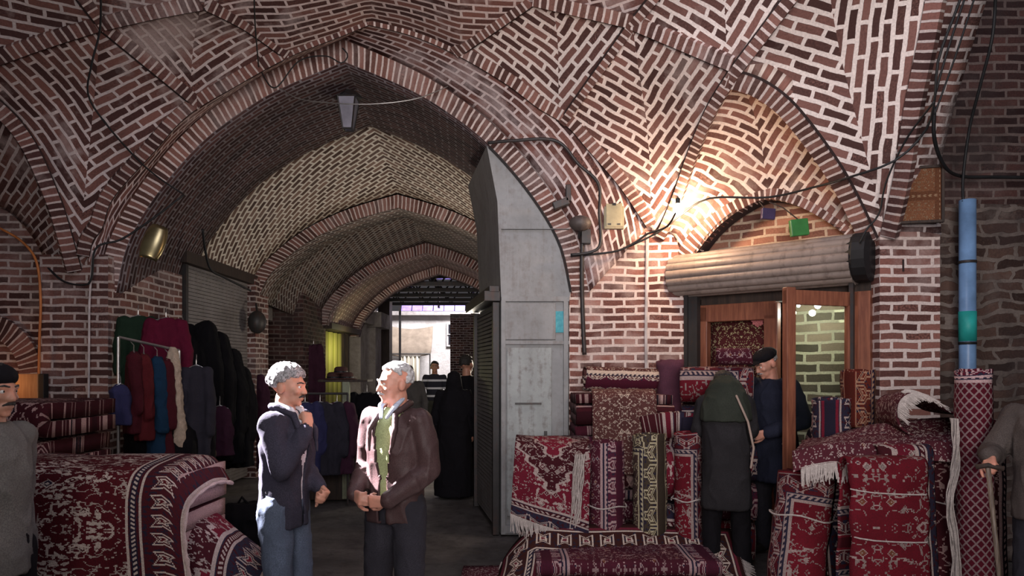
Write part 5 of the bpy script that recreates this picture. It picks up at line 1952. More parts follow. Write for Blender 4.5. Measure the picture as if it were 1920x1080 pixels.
# bright bulb
bu = thing('light_bulb', 'glaring bare bulb at the foot of the ribs left of the shop arch', 'light bulb', P(1271, 392, 6.42))
b = MB(); b.ball((0, 0, 0), (0.045, 0.045, 0.055), 16, 10); b.build('glass', emis('bulb_glow', (1.0, 0.88, 0.66), 60), bu, True)
b = MB(); b.lathe((0, 0, 0.045), [(0.02, 0), (0.022, 0.05), (0.012, 0.06)], 12); b.build('socket', M_black, bu)
b = MB(); b.tube([(0, 0, 0.10), (0.01, 0.05, 0.13), (0.02, 0.16, 0.12)], 0.007, 6); b.build('cord', M_black, bu)
lamp('bulb_light', 'POINT', P(1271, 392, 6.42) + Vector((0.01, 0.085, -0.05)), 60, (1.0, 0.66, 0.40), 0.06)
lamp('left_wall_lamp', 'POINT', (-4.95, 6.35, 1.5), 4.0, (1.0, 0.42, 0.14), 0.08)

# small coloured things hung under the shop arch
gn = thing('green_lamp', 'small green square plastic lamp hung under the shop arch', 'lamp', P(1498, 443, 6.02))
b = MB(); b.box((0, 0, 0.075), (0.155, 0.05, 0.145), ry=R(-6)); b.build('shade', plain('green_plastic', (0.035, 0.16, 0.04), 0.4), gn, bevel=0.008)
b = MB(); b.tube([(0.0, 0, 0.14), (-0.12, 0.05, 0.26), (-0.22, 0.1, 0.32)], 0.006, 6); b.build('cord', M_wooddk, gn)
vl = thing('violet_lamp', 'small dark violet box lamp hung left of the green one', 'lamp', P(1440, 412, 6.2))
b = MB(); b.box((0, 0, 0.05), (0.12, 0.05, 0.10), ry=R(4)); b.build('shade', plain('violet_plastic', (0.045, 0.030, 0.075), 0.35), vl, bevel=0.008)
b = MB(); b.tube([(-0.02, 0, 0.09), (-0.07, 0.03, 0.17)], 0.005, 6); b.build('cord', M_wooddk, vl)

# framed picture on the pillar
pc = thing('framed_picture', 'brown framed carpet picture hung on the right brick pillar', 'picture', P(1722, 417, 5.62), R(-14))
b = MB(); b.box((0, 0, 0.22), (0.33, 0.03, 0.44)); b.build('panel', rug_mat('woven_picture', 0.30, 0.42, (0.24, 0.10, 0.05), (0.20, 0.08, 0.04), (0.32, 0.20, 0.12), (0.10, 0.05, 0.03), 4.0, 0.03, 14.0, 0.7, False), pc)
for (c_, s_) in (((0, -0.012, 0.0), (0.36, 0.045, 0.022)), ((0, -0.012, 0.44), (0.36, 0.045, 0.022)), ((-0.17, -0.012, 0.22), (0.022, 0.045, 0.44)), ((0.17, -0.012, 0.22), (0.022, 0.045, 0.44))):
    b = MB(); b.box(c_, s_); b.build('frame_rail', M_wooddk, pc, bevel=0.004)

# blue drain pipe
bp = thing('blue_pipe', 'light blue plastic drain pipe with green tape on the right wall', 'pipe', (X0(1811, 5.72), 5.70, 0.0))
b = MB(); b.tube([(0, 0, 0.3), (0, 0, 3.03)], 0.062, 20); b.build('tube', plain('blue_pvc', (0.15, 0.26, 0.44), 0.35, bump=0), bp, True)
b = MB(); b.tube([(0, 0, Z0(640, 5.7)), (0, 0, Z0(584, 5.7))], 0.0655, 20); b.build('tape', plain('green_tape', (0.02, 0.30, 0.27), 0.5, bump=0), bp, True)
b = MB(); b.tube([(0, 0, Z0(646, 5.7)), (0, 0, Z0(641, 5.7))], 0.067, 20); b.build('band', M_black, bp, True)
b = MB(); b.tube([(0, 0, Z0(494, 5.7)), (0, 0, Z0(489, 5.7))], 0.067, 20); b.build('clamp', M_iron, bp, True)
b = MB(); b.tube([(0.075, 0.02, 0.5), (0.075, 0.02, 3.02)], 0.008, 8); b.build('rod', plain('white_rod', (0.6, 0.6, 0.62), 0.4), bp, True)

# hanging lantern in the portal
ln = thing('hanging_lantern', 'old tapered metal and glass lantern hanging in the portal crown', 'lantern', P(653, 243, 7.6))
b = MB()
hh = 0.34
for k in range(4):
    a0 = PI / 4 + k * PI / 2; a1 = a0 + PI / 2
    for (aa) in (a0,):
        b.tube([(math.cos(aa) * 0.07, math.sin(aa) * 0.07, 0), (math.cos(aa) * 0.135, math.sin(aa) * 0.135, hh)], 0.009, 6)
    b.tube([(math.cos(a0) * 0.07, math.sin(a0) * 0.07, 0), (math.cos(a1) * 0.07, math.sin(a1) * 0.07, 0)], 0.009, 6)
    b.tube([(math.cos(a0) * 0.135, math.sin(a0) * 0.135, hh), (math.cos(a1) * 0.135, math.sin(a1) * 0.135, hh)], 0.010, 6)
b.build('frame', M_iron, ln)
b = MB()
for k in range(4):
    a0 = PI / 4 + k * PI / 2; a1 = a0 + PI / 2
    b.add([(math.cos(a0) * 0.068, math.sin(a0) * 0.068, 0), (math.cos(a1) * 0.068, math.sin(a1) * 0.068, 0), (math.cos(a1) * 0.132, math.sin(a1) * 0.132, hh), (math.cos(a0) * 0.132, math.sin(a0) * 0.132, hh)], [(0, 1, 2, 3)])
gl = b.build('glass', plain('dusty_lantern_glass', (0.26, 0.25, 0.30), 0.3), ln); solid(gl, 0.004)
b = MB(); b.lathe((0, 0, hh), [(0.17, 0.0), (0.10, 0.07), (0.03, 0.11), (0.012, 0.16)], 4); b.build('cap', M_iron, ln)
b = MB(); b.tube([(0, 0, hh + 0.15), (0, -0.1, hh + 0.55), (0, -0.25, 4.66 - ln.location.z)], 0.007, 6); b.build('chain', M_iron, ln)

# reflector lamp on the left reveal
rl = thing('reflector_lamp', 'tilted metal reflector lamp with brass shine on the left brick pier', 'lamp', P(288, 455, 6.78), R(20))
b = MB()
pr = []
for j in range(9):
    t = j / 8
    pr.append((0.085 * math.sin(PI * (0.12 + 0.88 * t) * 0.5) , -0.17 + 0.34 * t))
vs = []; fs = []
for j in range(11):
    z = -0.18 + 0.36 * j / 10
    rad = 0.10 * (1 - (z / 0.25) ** 2) ** 0.5
    for i in range(13):
        a = PI * i / 12
        vs.append((math.cos(a) * rad, 0.01 - math.sin(a) * rad * 0.5, z))
for j in range(10):
    for i in range(12):
        k = j * 13 + i
        fs.append((k, k + 1, k + 14, k + 13))
o = link('reflector', mesh('reflector', vs, fs, smooth=True), plain('brass_reflector', (0.30, 0.25, 0.13), 0.28, 0.9, bump=0), rl); solid(o, 0.006)
o.rotation_euler = (R(-12), R(16), 0)
b = MB(); b.tube([(0, 0.03, -0.14), (0.0, 0.03, 0.14)], 0.014, 10); o = b.build('tube', plain('frosted_tube', (0.6, 0.58, 0.45), 0.3), rl, True); o.rotation_euler = (R(-12), R(16), 0)
b = MB(); b.tube([(0, 0.08, 0), (0, 0.18, -0.02)], 0.014, 8); b.build('bracket', M_iron, rl)
# dark lamp on the first passage pier
dl_ = thing('lantern_box', 'dark round lantern on the brick pier at the passage bend', 'lantern', P(482, 622, 10.2))
b = MB(); b.ball((0, 0, 0.14), (0.13, 0.13, 0.17), 16, 10); b.build('body', M_iron, dl_, True)
b = MB(); b.tube([(0, 0, 0.3), (-0.05, 0.1, 0.42), (-0.1, 0.25, 0.42)], 0.015, 8); b.build('bracket', M_iron, dl_)

# small brick arch and wooden board at the left edge
cxa, cza, ra_ = X0(-40, 6.95), Z0(705, 6.95), 0.50
oi = []; oo = []
for k in range(25):
    a = PI * k / 24
    oi.append(Vector((cxa - math.cos(a) * 0.42, 6.93, cza + math.sin(a) * 0.42)))
    oo.append(Vector((cxa - math.cos(a) * 0.64, 6.93, cza + math.sin(a) * 0.64)))
radial('wall_left_arch', oi, oo, M_sold, 0.05, Vector((cxa, 0, 1)))
bd_ = thing('wooden_board', 'orange-brown wooden board leaning on the left wall behind the passing man', 'board', (X0(38, 6.6), 6.68, 0.9))
b = MB(); b.box((0, 0, 0.22), (0.26, 0.05, 0.95)); b.build('panel', wood('orange_board', (0.30, 0.13, 0.05), (0.48, 0.24, 0.10)), bd_, bevel=0.006)
b = MB(); b.box((0.17, 0, 0.22), (0.05, 0.07, 0.95)); b.build('edge', M_black, bd_, bevel=0.006)

# ------------------------------------------------------------------ people
def skin_mat(name, col):
    g = NG(name)
    o = g.obj()
    c = g.mix(g.mr(g.noise(o, 14, 5), 0.35, 0.65), tuple(x * 0.8 for x in col), (min(1, col[0] * 1.15), col[1] * 1.0, col[2] * 0.98))
    g.bsdf.inputs['Subsurface Weight'].default_value = 0.08
    g.bsdf.inputs['Subsurface Radius'].default_value = (0.02, 0.008, 0.005)
    g.bump(g.noise(o, 150, 3), 0.15, 0.003)
    return g.done(c, 0.5, 0, 0.4)


def hair_mat(name, a, b):
    g = NG(name)
    o = g.obj()
    n = g.noise(o, 90, 5, 0.7)
    c = g.mix(g.mr(n, 0.35, 0.65), a, b)
    g.bump(n, 0.8, 0.01)
    return g.done(c, 0.6, 0, 0.4)


M_skin = skin_mat('skin_tan', (0.42, 0.22, 0.15))
M_skin2 = skin_mat('skin_ruddy', (0.50, 0.25, 0.18))
M_eye = plain('eye_white', (0.62, 0.58, 0.55), 0.25, bump=0)
M_iris = plain('iris_brown', (0.02, 0.012, 0.008), 0.2, bump=0)
M_hair_w = hair_mat('white_hair', (0.30, 0.29, 0.29), (0.62, 0.60, 0.60))
M_hair_g = hair_mat('grey_hair', (0.05, 0.045, 0.045), (0.46, 0.44, 0.45))
M_hair_b = hair_mat('black_hair', (0.008, 0.007, 0.007), (0.03, 0.025, 0.022))
M_brow = hair_mat('brow_hair', (0.02, 0.017, 0.016), (0.07, 0.06, 0.055))


def hand(bl, w, d, palm, curl=25, side=1, s=1.0, spread=6, bendk=(1, 1.1, 0.9)):
    """w wrist, d direction of the fingers, palm = direction the palm faces, side=+1: thumb along palm x d"""
    w = Vector(w); d = Vector(d).normalized(); palm = Vector(palm)
    palm = (palm - d * palm.dot(d)).normalized()
    x = palm.cross(d).normalized() * side          # toward the thumb
    # palm: three flattened chains
    for k in (-1, -0.33, 0.33, 1):
        a = w + x * 0.014 * k * s
        b = w + d * 0.088 * s + x * 0.028 * k * s
        bl.cap(a, b, 0.017 * s, 0.0125 * s, 10)
    lens = (0.072, 0.080, 0.074, 0.058)
    for i in range(4):
        k = (1, 0.33, -0.33, -1)[i]
        base = w + d * (0.090 - 0.006 * abs(i - 1)) * s + x * 0.029 * k * s
        ang = 0
        dd = (d + x * math.tan(R(spread)) * k * 0.5).normalized()
        p = base
        rad = (0.0098, 0.0092, 0.0085, 0.0075)
        L = lens[i] * s
        pts = [base]
        for j, fr in enumerate((0.45, 0.32, 0.25)):
            ang += R(curl * bendk[j] * (1 + 0.12 * i))
            v = dd * math.cos(ang) + palm * math.sin(ang)
            p = p + v * L * fr
            pts.append(p)
        kk = 0.9 if i == 3 else 1
        bl.chain(pts, [r * s * kk for r in rad], 10)
    # thumb
    tb = w + d * 0.022 * s + x * 0.022 * s + palm * 0.006
    t1 = tb + (d * 0.75 + x * 0.75 + palm * 0.25).normalized() * 0.042 * s
    t2 = t1 + (d * 0.95 + x * 0.30 + palm * 0.30).normalized() * 0.034 * s
    t3 = t2 + (d * 1.0 + x * 0.05 + palm * (0.35 + curl / 90)).normalized() * 0.026 * s
    bl.chain([tb, t1, t2, t3], [0.015 * s, 0.0125 * s, 0.011 * s, 0.009 * s], 10)


def head_frame(neck, yaw, pitch, roll=0):
    return Matrix.Translation(neck) @ Matrix.Rotation(yaw, 4, 'Z') @ Matrix.Rotation(pitch, 4, 'X') @ Matrix.Rotation(roll, 4, 'Y')


def person(label, loc, rz, h=1.72, yaw=0.0, pitch=0.0, roll=0.0, lean=(0, 0), arms=None, legs=None, skin=None, voxel=0.008,
           hair=None, brows=None, moustache=None, beard=None, cap=None, jacket=None, sweater=None, trousers=None, shoes=None, coat=None, hands=((30, 0), (30, 0)), build=1.0, name='person', face=True, group=None, headscale=1.0):
    k = h / 1.72
    root = thing(name, label, 'person', loc, R(rz), group)
    S = lambda x, y, z: Vector((x * k, y * k, z * k))
    lx, ly = lean
    hip = S(0, 0, 0.93)
    chest = S(lx * 0.6, ly * 0.6, 1.22)
    neck = S(lx, ly, 1.45)
    shw = 0.178 * build
    arms = arms or {}
    AR = {}
    for sd, nm in ((-1, 'R'), (1, 'L')):
        sh = S(lx + sd * shw, ly, 1.385)
        e, w = arms.get(nm, ((sd * 0.26, 0.02, 1.10), (sd * 0.25, -0.06, 0.86)))
        AR[nm] = (sh, S(*e), S(*w))
    legs = legs or {}
    LG = {}
    for sd, nm in ((-1, 'R'), (1, 'L')):
        kn, an = legs.get(nm, ((sd * 0.11, -0.02, 0.49), (sd * 0.12, 0.02, 0.09)))
        LG[nm] = (S(sd * 0.09, 0, 0.90), S(*kn), S(*an))
    HM = head_frame(neck + S(0, 0.0, 0.000), R(yaw), R(pitch), R(roll))

    hs = headscale

    def H(x, y, z):
        return HM @ Vector((x * k * hs, y * k * hs, z * k * hs))
    R3 = HM.to_3x3()

    def E(bl, c, r, M=None, seg=18):
        m = R3 if M is None else R3 @ M
        bl.ball(H(*c), tuple(q * k * hs for q in r), seg, 12, m)

    # ---- body, one surface
    b = Blob()
    b.rings([(hip - S(0, 0, 0.10), 0.10 * k * build, 0.08 * k), (hip, 0.155 * k * build, 0.10 * k), (S(lx * .3, ly * .3, 1.07), 0.135 * k * build, 0.092 * k), (chest, 0.155 * k * build, 0.105 * k), (S(lx * .9, ly * .9, 1.36), 0.14 * k * build, 0.08 * k), (S(lx, ly, 1.43), 0.06 * k, 0.05 * k)])
    for nm in 'RL':
        sh, e, w = AR[nm]
        b.cap(S(lx, ly, 1.38), sh, 0.055 * k, 0.055 * k)
        b.chain([sh, e, w], [0.050 * k, 0.040 * k, 0.026 * k])
        q = LG[nm]
        b.chain([q[0], q[1], q[2]], [0.082 * k, 0.056 * k, 0.038 * k])
        b.cap(q[2] + S(0, 0.02, -0.045), q[2] + S(0, -0.13, -0.06), 0.035 * k, 0.026 * k)
    for i, nm in enumerate('RL'):
        sh, e, w = AR[nm]
        hd = hands[i]
        d = (w - e).normalized()
        if len(hd) > 2:
            d = Vector(hd[2]).normalized()
        palm = Vector(hd[3]) if len(hd) > 3 else Vector((-1 if nm == 'L' else 1, 0, 0))
        sdn = 1 if nm == 'R' else -1
        hand(b, w, d, palm, hd[0], sdn * (1 if hd[1] == 0 else -1), k)
    # neck and head
    b.cap(S(lx, ly + 0.01, 1.40), H(0, 0.018, 0.07), 0.060 * k, 0.054 * k)
    E(b, (0, 0.020, 0.172), (0.074, 0.096, 0.082))      # cranium
    E(b, (0, -0.012, 0.140), (0.064, 0.078, 0.080))     # face mass
    E(b, (0, -0.030, 0.078), (0.046, 0.052, 0.045))     # jaw
    E(b, (0, -0.068, 0.048), (0.020, 0.016, 0.015))     # chin
    if face:
        b.cap(H(0, -0.084, 0.150), H(0, -0.102, 0.114), 0.008 * k, 0.0115 * k, 10)   # nose
        for sd in (-1, 1):
            b.ball(H(sd * 0.011, -0.092, 0.110), 0.0088 * k, 8, 6)
            b.cap(H(sd * 0.012, -0.084, 0.161), H(sd * 0.042, -0.072, 0.163), 0.009 * k, 0.009 * k, 8)   # brow ridge
            E(b, (sd * 0.040, -0.060, 0.118), (0.018, 0.018, 0.016))     # cheek bone
            E(b, (sd * 0.079, 0.012, 0.132), (0.015, 0.023, 0.034), Matrix.Rotation(R(10) * -1, 3, 'X'))   # ear
        b.cap(H(-0.018, -0.084, 0.084), H(0.018, -0.084, 0.084), 0.0062 * k, 0.0062 * k, 8)
        b.cap(H(-0.014, -0.082, 0.074), H(0.014, -0.082, 0.074), 0.0068 * k, 0.0068 * k, 8)
    body = b.bake('body', skin or M_skin, root, voxel, 2)
    if face:
        for sd in (-1, 1):
            e = Blob(); e.ball(H(sd * 0.029, -0.0720, 0.146), 0.0112 * k, 12, 8)
            ey = e.build('eye', M_eye, root, True)
            e = Blob(); e.ball(H(sd * 0.029, -0.0790, 0.146), 0.0056 * k, 10, 6)
            e.build('iris', M_iris, ey, True)
            e = Blob(); e.chain([H(sd * 0.014, -0.092, 0.166), H(sd * 0.032, -0.085, 0.171), H(sd * 0.048, -0.070, 0.165)], [0.0035 * k, 0.0045 * k, 0.003 * k], 8)
            e.build('eyebrow', brows or M_brow, root, True)
    if moustache:
        e = Blob(); e.chain([H(-0.028, -0.078, 0.086), H(-0.012, -0.092, 0.094), H(0.012, -0.092, 0.094), H(0.028, -0.078, 0.086)], [0.004 * k, 0.008 * k, 0.008 * k, 0.004 * k], 8)
        e.bake('moustache', moustache, root, 0.004, 1)
    if beard:
        e = Blob()
        for t in range(-6, 7):
            a = t / 6 * 1.25
            e.ball(H(math.sin(a) * 0.056, -0.020 - math.cos(a) * 0.056, 0.062 + abs(a) * 0.030), 0.019 * k, 8, 6)
        e.bake('beard', beard, root, 0.006, 2, folds=0.002, fscale=60)
    if hair:
        rr = random.Random(3)
        e = Blob()
        thick_ = hair.get('thick', 0.016)
        for i in range(330):
            u = rr.uniform(-0.35, 1); a = rr.uniform(0, 2 * PI)
            s_ = math.sqrt(1 - u * u)
            dx, dy, dz = s_ * math.cos(a), s_ * math.sin(a), u
            # hair line: front low limit, open over the face and round the ears
            front = -dy
            lim = hair.get('front', 0.55)
            if front > 0.15 and dz < lim * min(1, (front - 0.15) / 0.45 + 0.35):
                continue
            if dz < hair.get('low', -0.35) + (0.0 if dy > 0.2 else 0.35):
                continue
            if abs(dx) > 0.85 and dz < 0.05 and dy < 0.25:
                continue
            c = (dx * 0.073, 0.020 + dy * 0.095, 0.175 + dz * 0.083)
            e.ball(H(*c), thick_ * k * rr.uniform(0.75, 1.15), 8, 6)
        e.bake('hair', hair['mat'], root, 0.0065, 1, folds=hair.get('curl', 0.003), fscale=60)
    if cap:
        e = Blob()
        E(e, (0, 0.022, 0.205), (0.088, 0.110, 0.060))
        if cap.get('brim', True):
            E(e, (0, -0.098, 0.190), (0.062, 0.050, 0.008))
        e.bake('cap', cap['mat'], root, 0.007, 2, folds=0.003, fscale=20)

    def torso_shell(bl, loose, z_hem, flare=0.0, front=0.0):
        L = loose
        zs = [z_hem, 0.5 * (z_hem + 1.05), 1.07, 1.22, 1.34, 1.41, 1.455]
        bl.rings([(S(0, -front, zs[0]), (0.165 + L + flare) * k * build, (0.115 + L + flare) * k),
                  (S(0, -front * .5, zs[1]), (0.160 + L + flare * .4) * k * build, (0.110 + L + flare * .3) * k),
                  (S(lx * .3, ly * .3, zs[2]), (0.148 + L) * k * build, (0.105 + L) * k),
                  (S(lx * .6, ly * .6, zs[3]), (0.168 + L) * k * build, (0.115 + L) * k),
                  (S(lx * .9, ly * .9, zs[4]), (0.160 + L) * k * build, (0.098 + L) * k),
                  (S(lx, ly, zs[5]), (0.115 + L * .6) * k * build, (0.075 + L * .6) * k),
                  (S(lx, ly + 0.005, zs[6]), (0.062 + L * .3) * k, (0.060 + L * .3) * k)])

    if trousers:
        e = Blob()
        e.rings([(hip - S(0, 0, 0.12), 0.155 * k * build, 0.105 * k), (hip, 0.168 * k * build, 0.115 * k), (S(0, 0, 1.03), 0.150 * k * build, 0.105 * k)])
        lo = trousers.get('loose', 0.0)
        for nm in 'RL':
            q = LG[nm]
            e.chain([q[0], q[1], q[2] + S(0, 0, -0.015)], [(0.098 + lo) * k, (0.076 + lo) * k, (0.066 + lo) * k])
        e.bake('trousers', trousers['mat'], root, 0.010, 2, folds=0.010, fscale=10)
    if shoes:
        for nm in 'RL':
            q = LG[nm][2]
            e = Blob()
            e.chain([q + S(0, 0.035, -0.045), q + S(0, -0.06, -0.045), q + S(0, -0.155, -0.055)], [0.040 * k, 0.042 * k, 0.032 * k], 12)
            e.bake('shoe', shoes, root, 0.008, 2, shape=lambda v: Vector((v.x, v.y, max(v.z, 0.0))))
    if sweater:
        e = Blob(); torso_shell(e, sweater.get('loose', 0.0), 0.93)
        for nm in 'RL':
            sh, el, w = AR[nm]
            e.cap(S(lx, ly, 1.36), sh, 0.062 * k, 0.062 * k)
            if not jacket or sweater.get('sleeves'):
                e.chain([sh, el, el.lerp(w, 0.93)], [0.062 * k, 0.052 * k, 0.038 * k])
        e.bake(sweater.get('name', 'sweater'), sweater['mat'], root, 0.010, 2, folds=0.006, fscale=10)
    if jacket:
        e = Blob()
        lo = jacket.get('loose', 0.022)
        torso_shell(e, lo, jacket.get('hem', 0.84), jacket.get('flare', 0.0))
        for nm in 'RL':
            sh, el, w = AR[nm]
            e.cap(S(lx, ly, 1.365), sh, (0.068 + lo * .4) * k, (0.066 + lo * .4) * k)
            e.chain([sh, el, el.lerp(w, 0.95)], [(0.062 + lo * .5) * k, (0.054 + lo * .4) * k, (0.042 + lo * .3) * k])
        cutf = None
        if 'open' in jacket:
            ow, zt = jacket['open']

            def cutf(c):
                z = c.z / k
                x = (c.x - lx * k * min(1, z / 1.45)) / k
                if c.y > (ly * k * 0.5 - 0.03):
                    return False
                if z < 0.7 or z > 1.52:
                    return False
                lim = ow * (0.35 + 0.65 * max(0, (z - zt) / (1.45 - zt))) if z > zt else ow * jacket.get('low', 0.25)
                return abs(x) < lim
        e.bake(jacket.get('name', 'jacket'), jacket['mat'], root, 0.010, 2, cut=cutf, folds=0.013, fscale=8, thick=0.012 if cutf else 0)
        if jacket.get('collar'):
            e = Blob()
            cp = []
            for t in range(-8, 9):
                a = t / 8 * 2.55
                yy = 0.010 + math.cos(a) * 0.075
                fr_ = max(0, -math.cos(a))
                cp.append(S(lx + math.sin(a) * (0.082 + 0.01 * fr_), ly + yy - 0.028 * fr_, 1.478 - 0.055 * fr_))
            e.chain(cp, [0.019 * k] * len(cp), 10)
            # lapel wings
            for sd in (-1, 1):
                e.chain([cp[0] if sd < 0 else cp[-1], S(lx + sd * 0.085, ly - 0.130, 1.34), S(lx + sd * 0.070, ly - 0.150, 1.22)], [0.020 * k, 0.016 * k, 0.008 * k], 10)
            e.bake('collar', jacket['mat'], root, 0.008, 2, folds=0.004, fscale=16)
    if coat:
        e = Blob()
        e.rings([(S(x, y, z), rx * k, ry * k) for x, y, z, rx, ry in coat['rings']])
        if coat.get('sleeves', True):
            for nm in 'RL':
                sh, el, w = AR[nm]
                e.cap(S(lx, ly, 1.36), sh, 0.075 * k, 0.075 * k)
                e.chain([sh, el, el.lerp(w, 0.95)], [0.078 * k, 0.068 * k, 0.056 * k])
        e.bake(coat.get('name', 'coat'), coat['mat'], root, 0.012, 3, folds=0.016, fscale=7)
    root['_h'] = k
    del root['_h']
    return root, H, S, AR


M_navy = cloth('dark_blue_suit', (0.034, 0.031, 0.046))
M_white_shirt = cloth('white_cotton', (0.62, 0.60, 0.64), var=0.08)
M_jeans = cloth('faded_jeans', (0.085, 0.105, 0.15))
M_brownj = cloth('brown_leather_jacket', (0.060, 0.034, 0.034), rough=0.5, var=0.2)
M_green_sw = cloth('pale_green_knit', (0.36, 0.40, 0.20), var=0.15)
M_blackc = cloth('black_cloth', (0.007, 0.006, 0.008))
M_darkt = cloth('dark_trousers', (0.030, 0.028, 0.036))
M_shoe = plain('black_leather', (0.015, 0.013, 0.012), 0.35, bump=0.05)

# grey-haired younger man in profile, hand at his chin
cx, cy = (541 - 960) * 3.85 / F, 3.85
r1, H1, S1_, _ = person('man with curly grey hair in dark jacket and jeans, hand at his chin', (cx - 0.03, cy + 0.01, 0), 76, h=1.675, yaw=6, pitch=6, build=0.88,
       lean=(0, -0.02),
       arms={'R': ((-0.20, -0.11, 1.14), (-0.035, -0.175, 1.355)), 'L': ((0.20, -0.02, 1.09), (0.10, -0.17, 1.00))},
       legs={'R': ((-0.10, -0.03, 0.49), (-0.11, 0.03, 0.09)), 'L': ((0.10, -0.04, 0.49), (0.12, -0.04, 0.09))},
       hands=((62, 0, (0.25, 0.25, 0.9), (0.3, 1, 0.2)), (40, 0)), skin=M_skin, hair=dict(mat=M_hair_g, thick=0.022, front=0.40, low=-0.62, curl=0.006), beard=None, moustache=M_hair_b,
       jacket=dict(mat=M_navy, hem=0.80, loose=0.012, open=(0.075, 1.15), collar=True), sweater=dict(mat=M_white_shirt, name='shirt'), trousers=dict(mat=M_jeans), shoes=M_shoe, voxel=0.0065)
# white-haired man facing him
r2, H2, S2_, _ = person('white-haired man in brown jacket over pale green sweater, talking', ((741 - 960) * 3.85 / F, 3.87, 0), -26, h=1.69, yaw=-30, pitch=4,
       arms={'R': ((-0.22, 0.02, 1.12), (-0.14, -0.19, 0.98)), 'L': ((0.22, 0.02, 1.11), (0.08, -0.20, 0.96))},
       hands=((45, 0, (0.8, -0.5, -0.1), (0.3, 1, 0)), (45, 0, (-0.9, -0.3, 0.0), (0, 1, 0.3))), skin=M_skin2, build=0.92,
       hair=dict(mat=M_hair_w, thick=0.013, front=0.66, low=-0.55, curl=0.002), moustache=M_hair_w, brows=M_hair_g,
       jacket=dict(mat=M_brownj, hem=0.82, loose=0.018, open=(0.085, 1.08), collar=True), sweater=dict(mat=M_green_sw, loose=0.004), trousers=dict(mat=M_darkt, loose=0.004), shoes=M_shoe, voxel=0.0065)
e = Blob()
for sd in (-1, 1):
    e.chain([S2_(sd * 0.050, 0.0, 1.505), S2_(sd * 0.052, -0.070, 1.47), S2_(sd * 0.020, -0.112, 1.405)], [0.012, 0.016, 0.010], 10)
e.bake('shirt_collar', cloth('pale_blue_shirt', (0.50, 0.54, 0.66), var=0.1), r2, 0.006, 2)
e = Blob()
for sd in (-1, 1):
    e.chain([S1_(sd * 0.050, 0.0, 1.49), S1_(sd * 0.052, -0.080, 1.46), S1_(sd * 0.024, -0.125, 1.39)], [0.013, 0.017, 0.010], 10)
e.bake('shirt_collar', M_white_shirt, r1, 0.006, 2)

# person bowed over the carpets, seen from behind
M_olive = cloth('dark_olive_wool', (0.030, 0.034, 0.026))
M_charc = cloth('charcoal_coat', (0.022, 0.020, 0.022))
rb_, Hb, Sb, _ = person('person in long charcoal coat and olive shawl bowed over the carpets, seen from behind', ((1362 - 960) * 5.45 / F, 5.45, 0), 168, h=1.70, pitch=62, lean=(0, -0.14), build=0.85,
       arms={'R': ((-0.20, -0.16, 1.16), (-0.14, -0.36, 1.04)), 'L': ((0.20, -0.16, 1.16), (0.14, -0.36, 1.04))},
       hair=dict(mat=M_hair_b), skin=M_skin, face=False, voxel=0.009,
       coat=dict(mat=M_charc, rings=[(0, 0, 0.56, .195, .16), (0, 0, 0.80, .185, .155), (0, -0.02, 1.05, .175, .15), (0, -0.07, 1.25, .18, .15), (0, -0.11, 1.38, .16, .13), (0, -0.13, 1.46, .08, .08)]),
       trousers=dict(mat=M_blackc), shoes=plain('pale_leather_shoe', (0.16, 0.12, 0.11), 0.5))
e = Blob()
e.rings([(Sb(0, -0.06, 1.25), .200, .175), (Sb(0, -0.09, 1.37), .190, .165), (Sb(0, -0.12, 1.48), .15, .15), (Sb(0, -0.15, 1.55), .11, .13), (Sb(0, -0.17, 1.60), .06, .08)])
e.bake('shawl', M_olive, rb_, 0.010, 3, folds=0.016, fscale=7)
e = Blob(); e.chain([Sb(-0.07, 0.06, 1.45), Sb(-0.15, 0.12, 1.25), Sb(-0.19, 0.13, 1.05), Sb(-0.17, 0.13, 0.90)], [0.010] * 4, 8)
e.bake('bag_strap', plain('tan_strap', (0.30, 0.22, 0.18), 0.6), rb_, 0.005, 1)

# man in a flat cap behind the open door
person('man in black flat cap and dark navy coat looking down beside the open shop door', ((1452 - 960) * 6.12 / F, 6.12, 0), -58, h=1.84, pitch=26, yaw=-12, lean=(0, -0.04),
       arms={'R': ((-0.26, -0.04, 1.12), (-0.12, -0.26, 1.05)), 'L': ((0.27, 0.0, 1.12), (0.12, -0.25, 1.03))},
       hair=dict(mat=M_hair_g, thick=0.010), cap=dict(mat=M_blackc), moustache=M_hair_g, skin=M_skin2,
       jacket=dict(mat=cloth('navy_coat', (0.016, 0.018, 0.032)), hem=0.62, loose=0.035, flare=0.02), trousers=dict(mat=M_darkt), shoes=M_shoe)

# old man at the right edge, hand on a stick
YR = 3.9
ro_, Ho, So_, AO = person('old man in grey-brown jacket resting his hand on a walking stick, at the right edge', ((1972 - 960) * YR / F, YR, 0), -62, h=1.70, yaw=-5, pitch=8,
       arms={'R': ((-0.26, -0.10, 1.16), (-0.15, -0.34, 1.17)), 'L': ((0.26, 0.02, 1.12), (0.24, -0.10, 0.92))},
       hands=((55, 0, (0.35, -0.75, -0.5), (0.4, 0.4, -0.85)), (35, 0)), hair=dict(mat=M_hair_w, thick=0.011), moustache=M_hair_w, skin=M_skin2,
       jacket=dict(mat=cloth('grey_brown_tweed', (0.085, 0.068, 0.062)), hem=0.80, loose=0.03), trousers=dict(mat=M_darkt), shoes=M_shoe, voxel=0.007)
MW = Matrix.Translation(ro_.location) @ Matrix.Rotation(R(-62), 4, 'Z')
hp = MW @ (AO['R'][2] + Vector((0.03, -0.075, -0.055)))
sk = thing('walking_stick', 'dark worn walking stick under the old man\'s hand', 'walking stick', (hp.x + 0.10, hp.y - 0.02, 0))
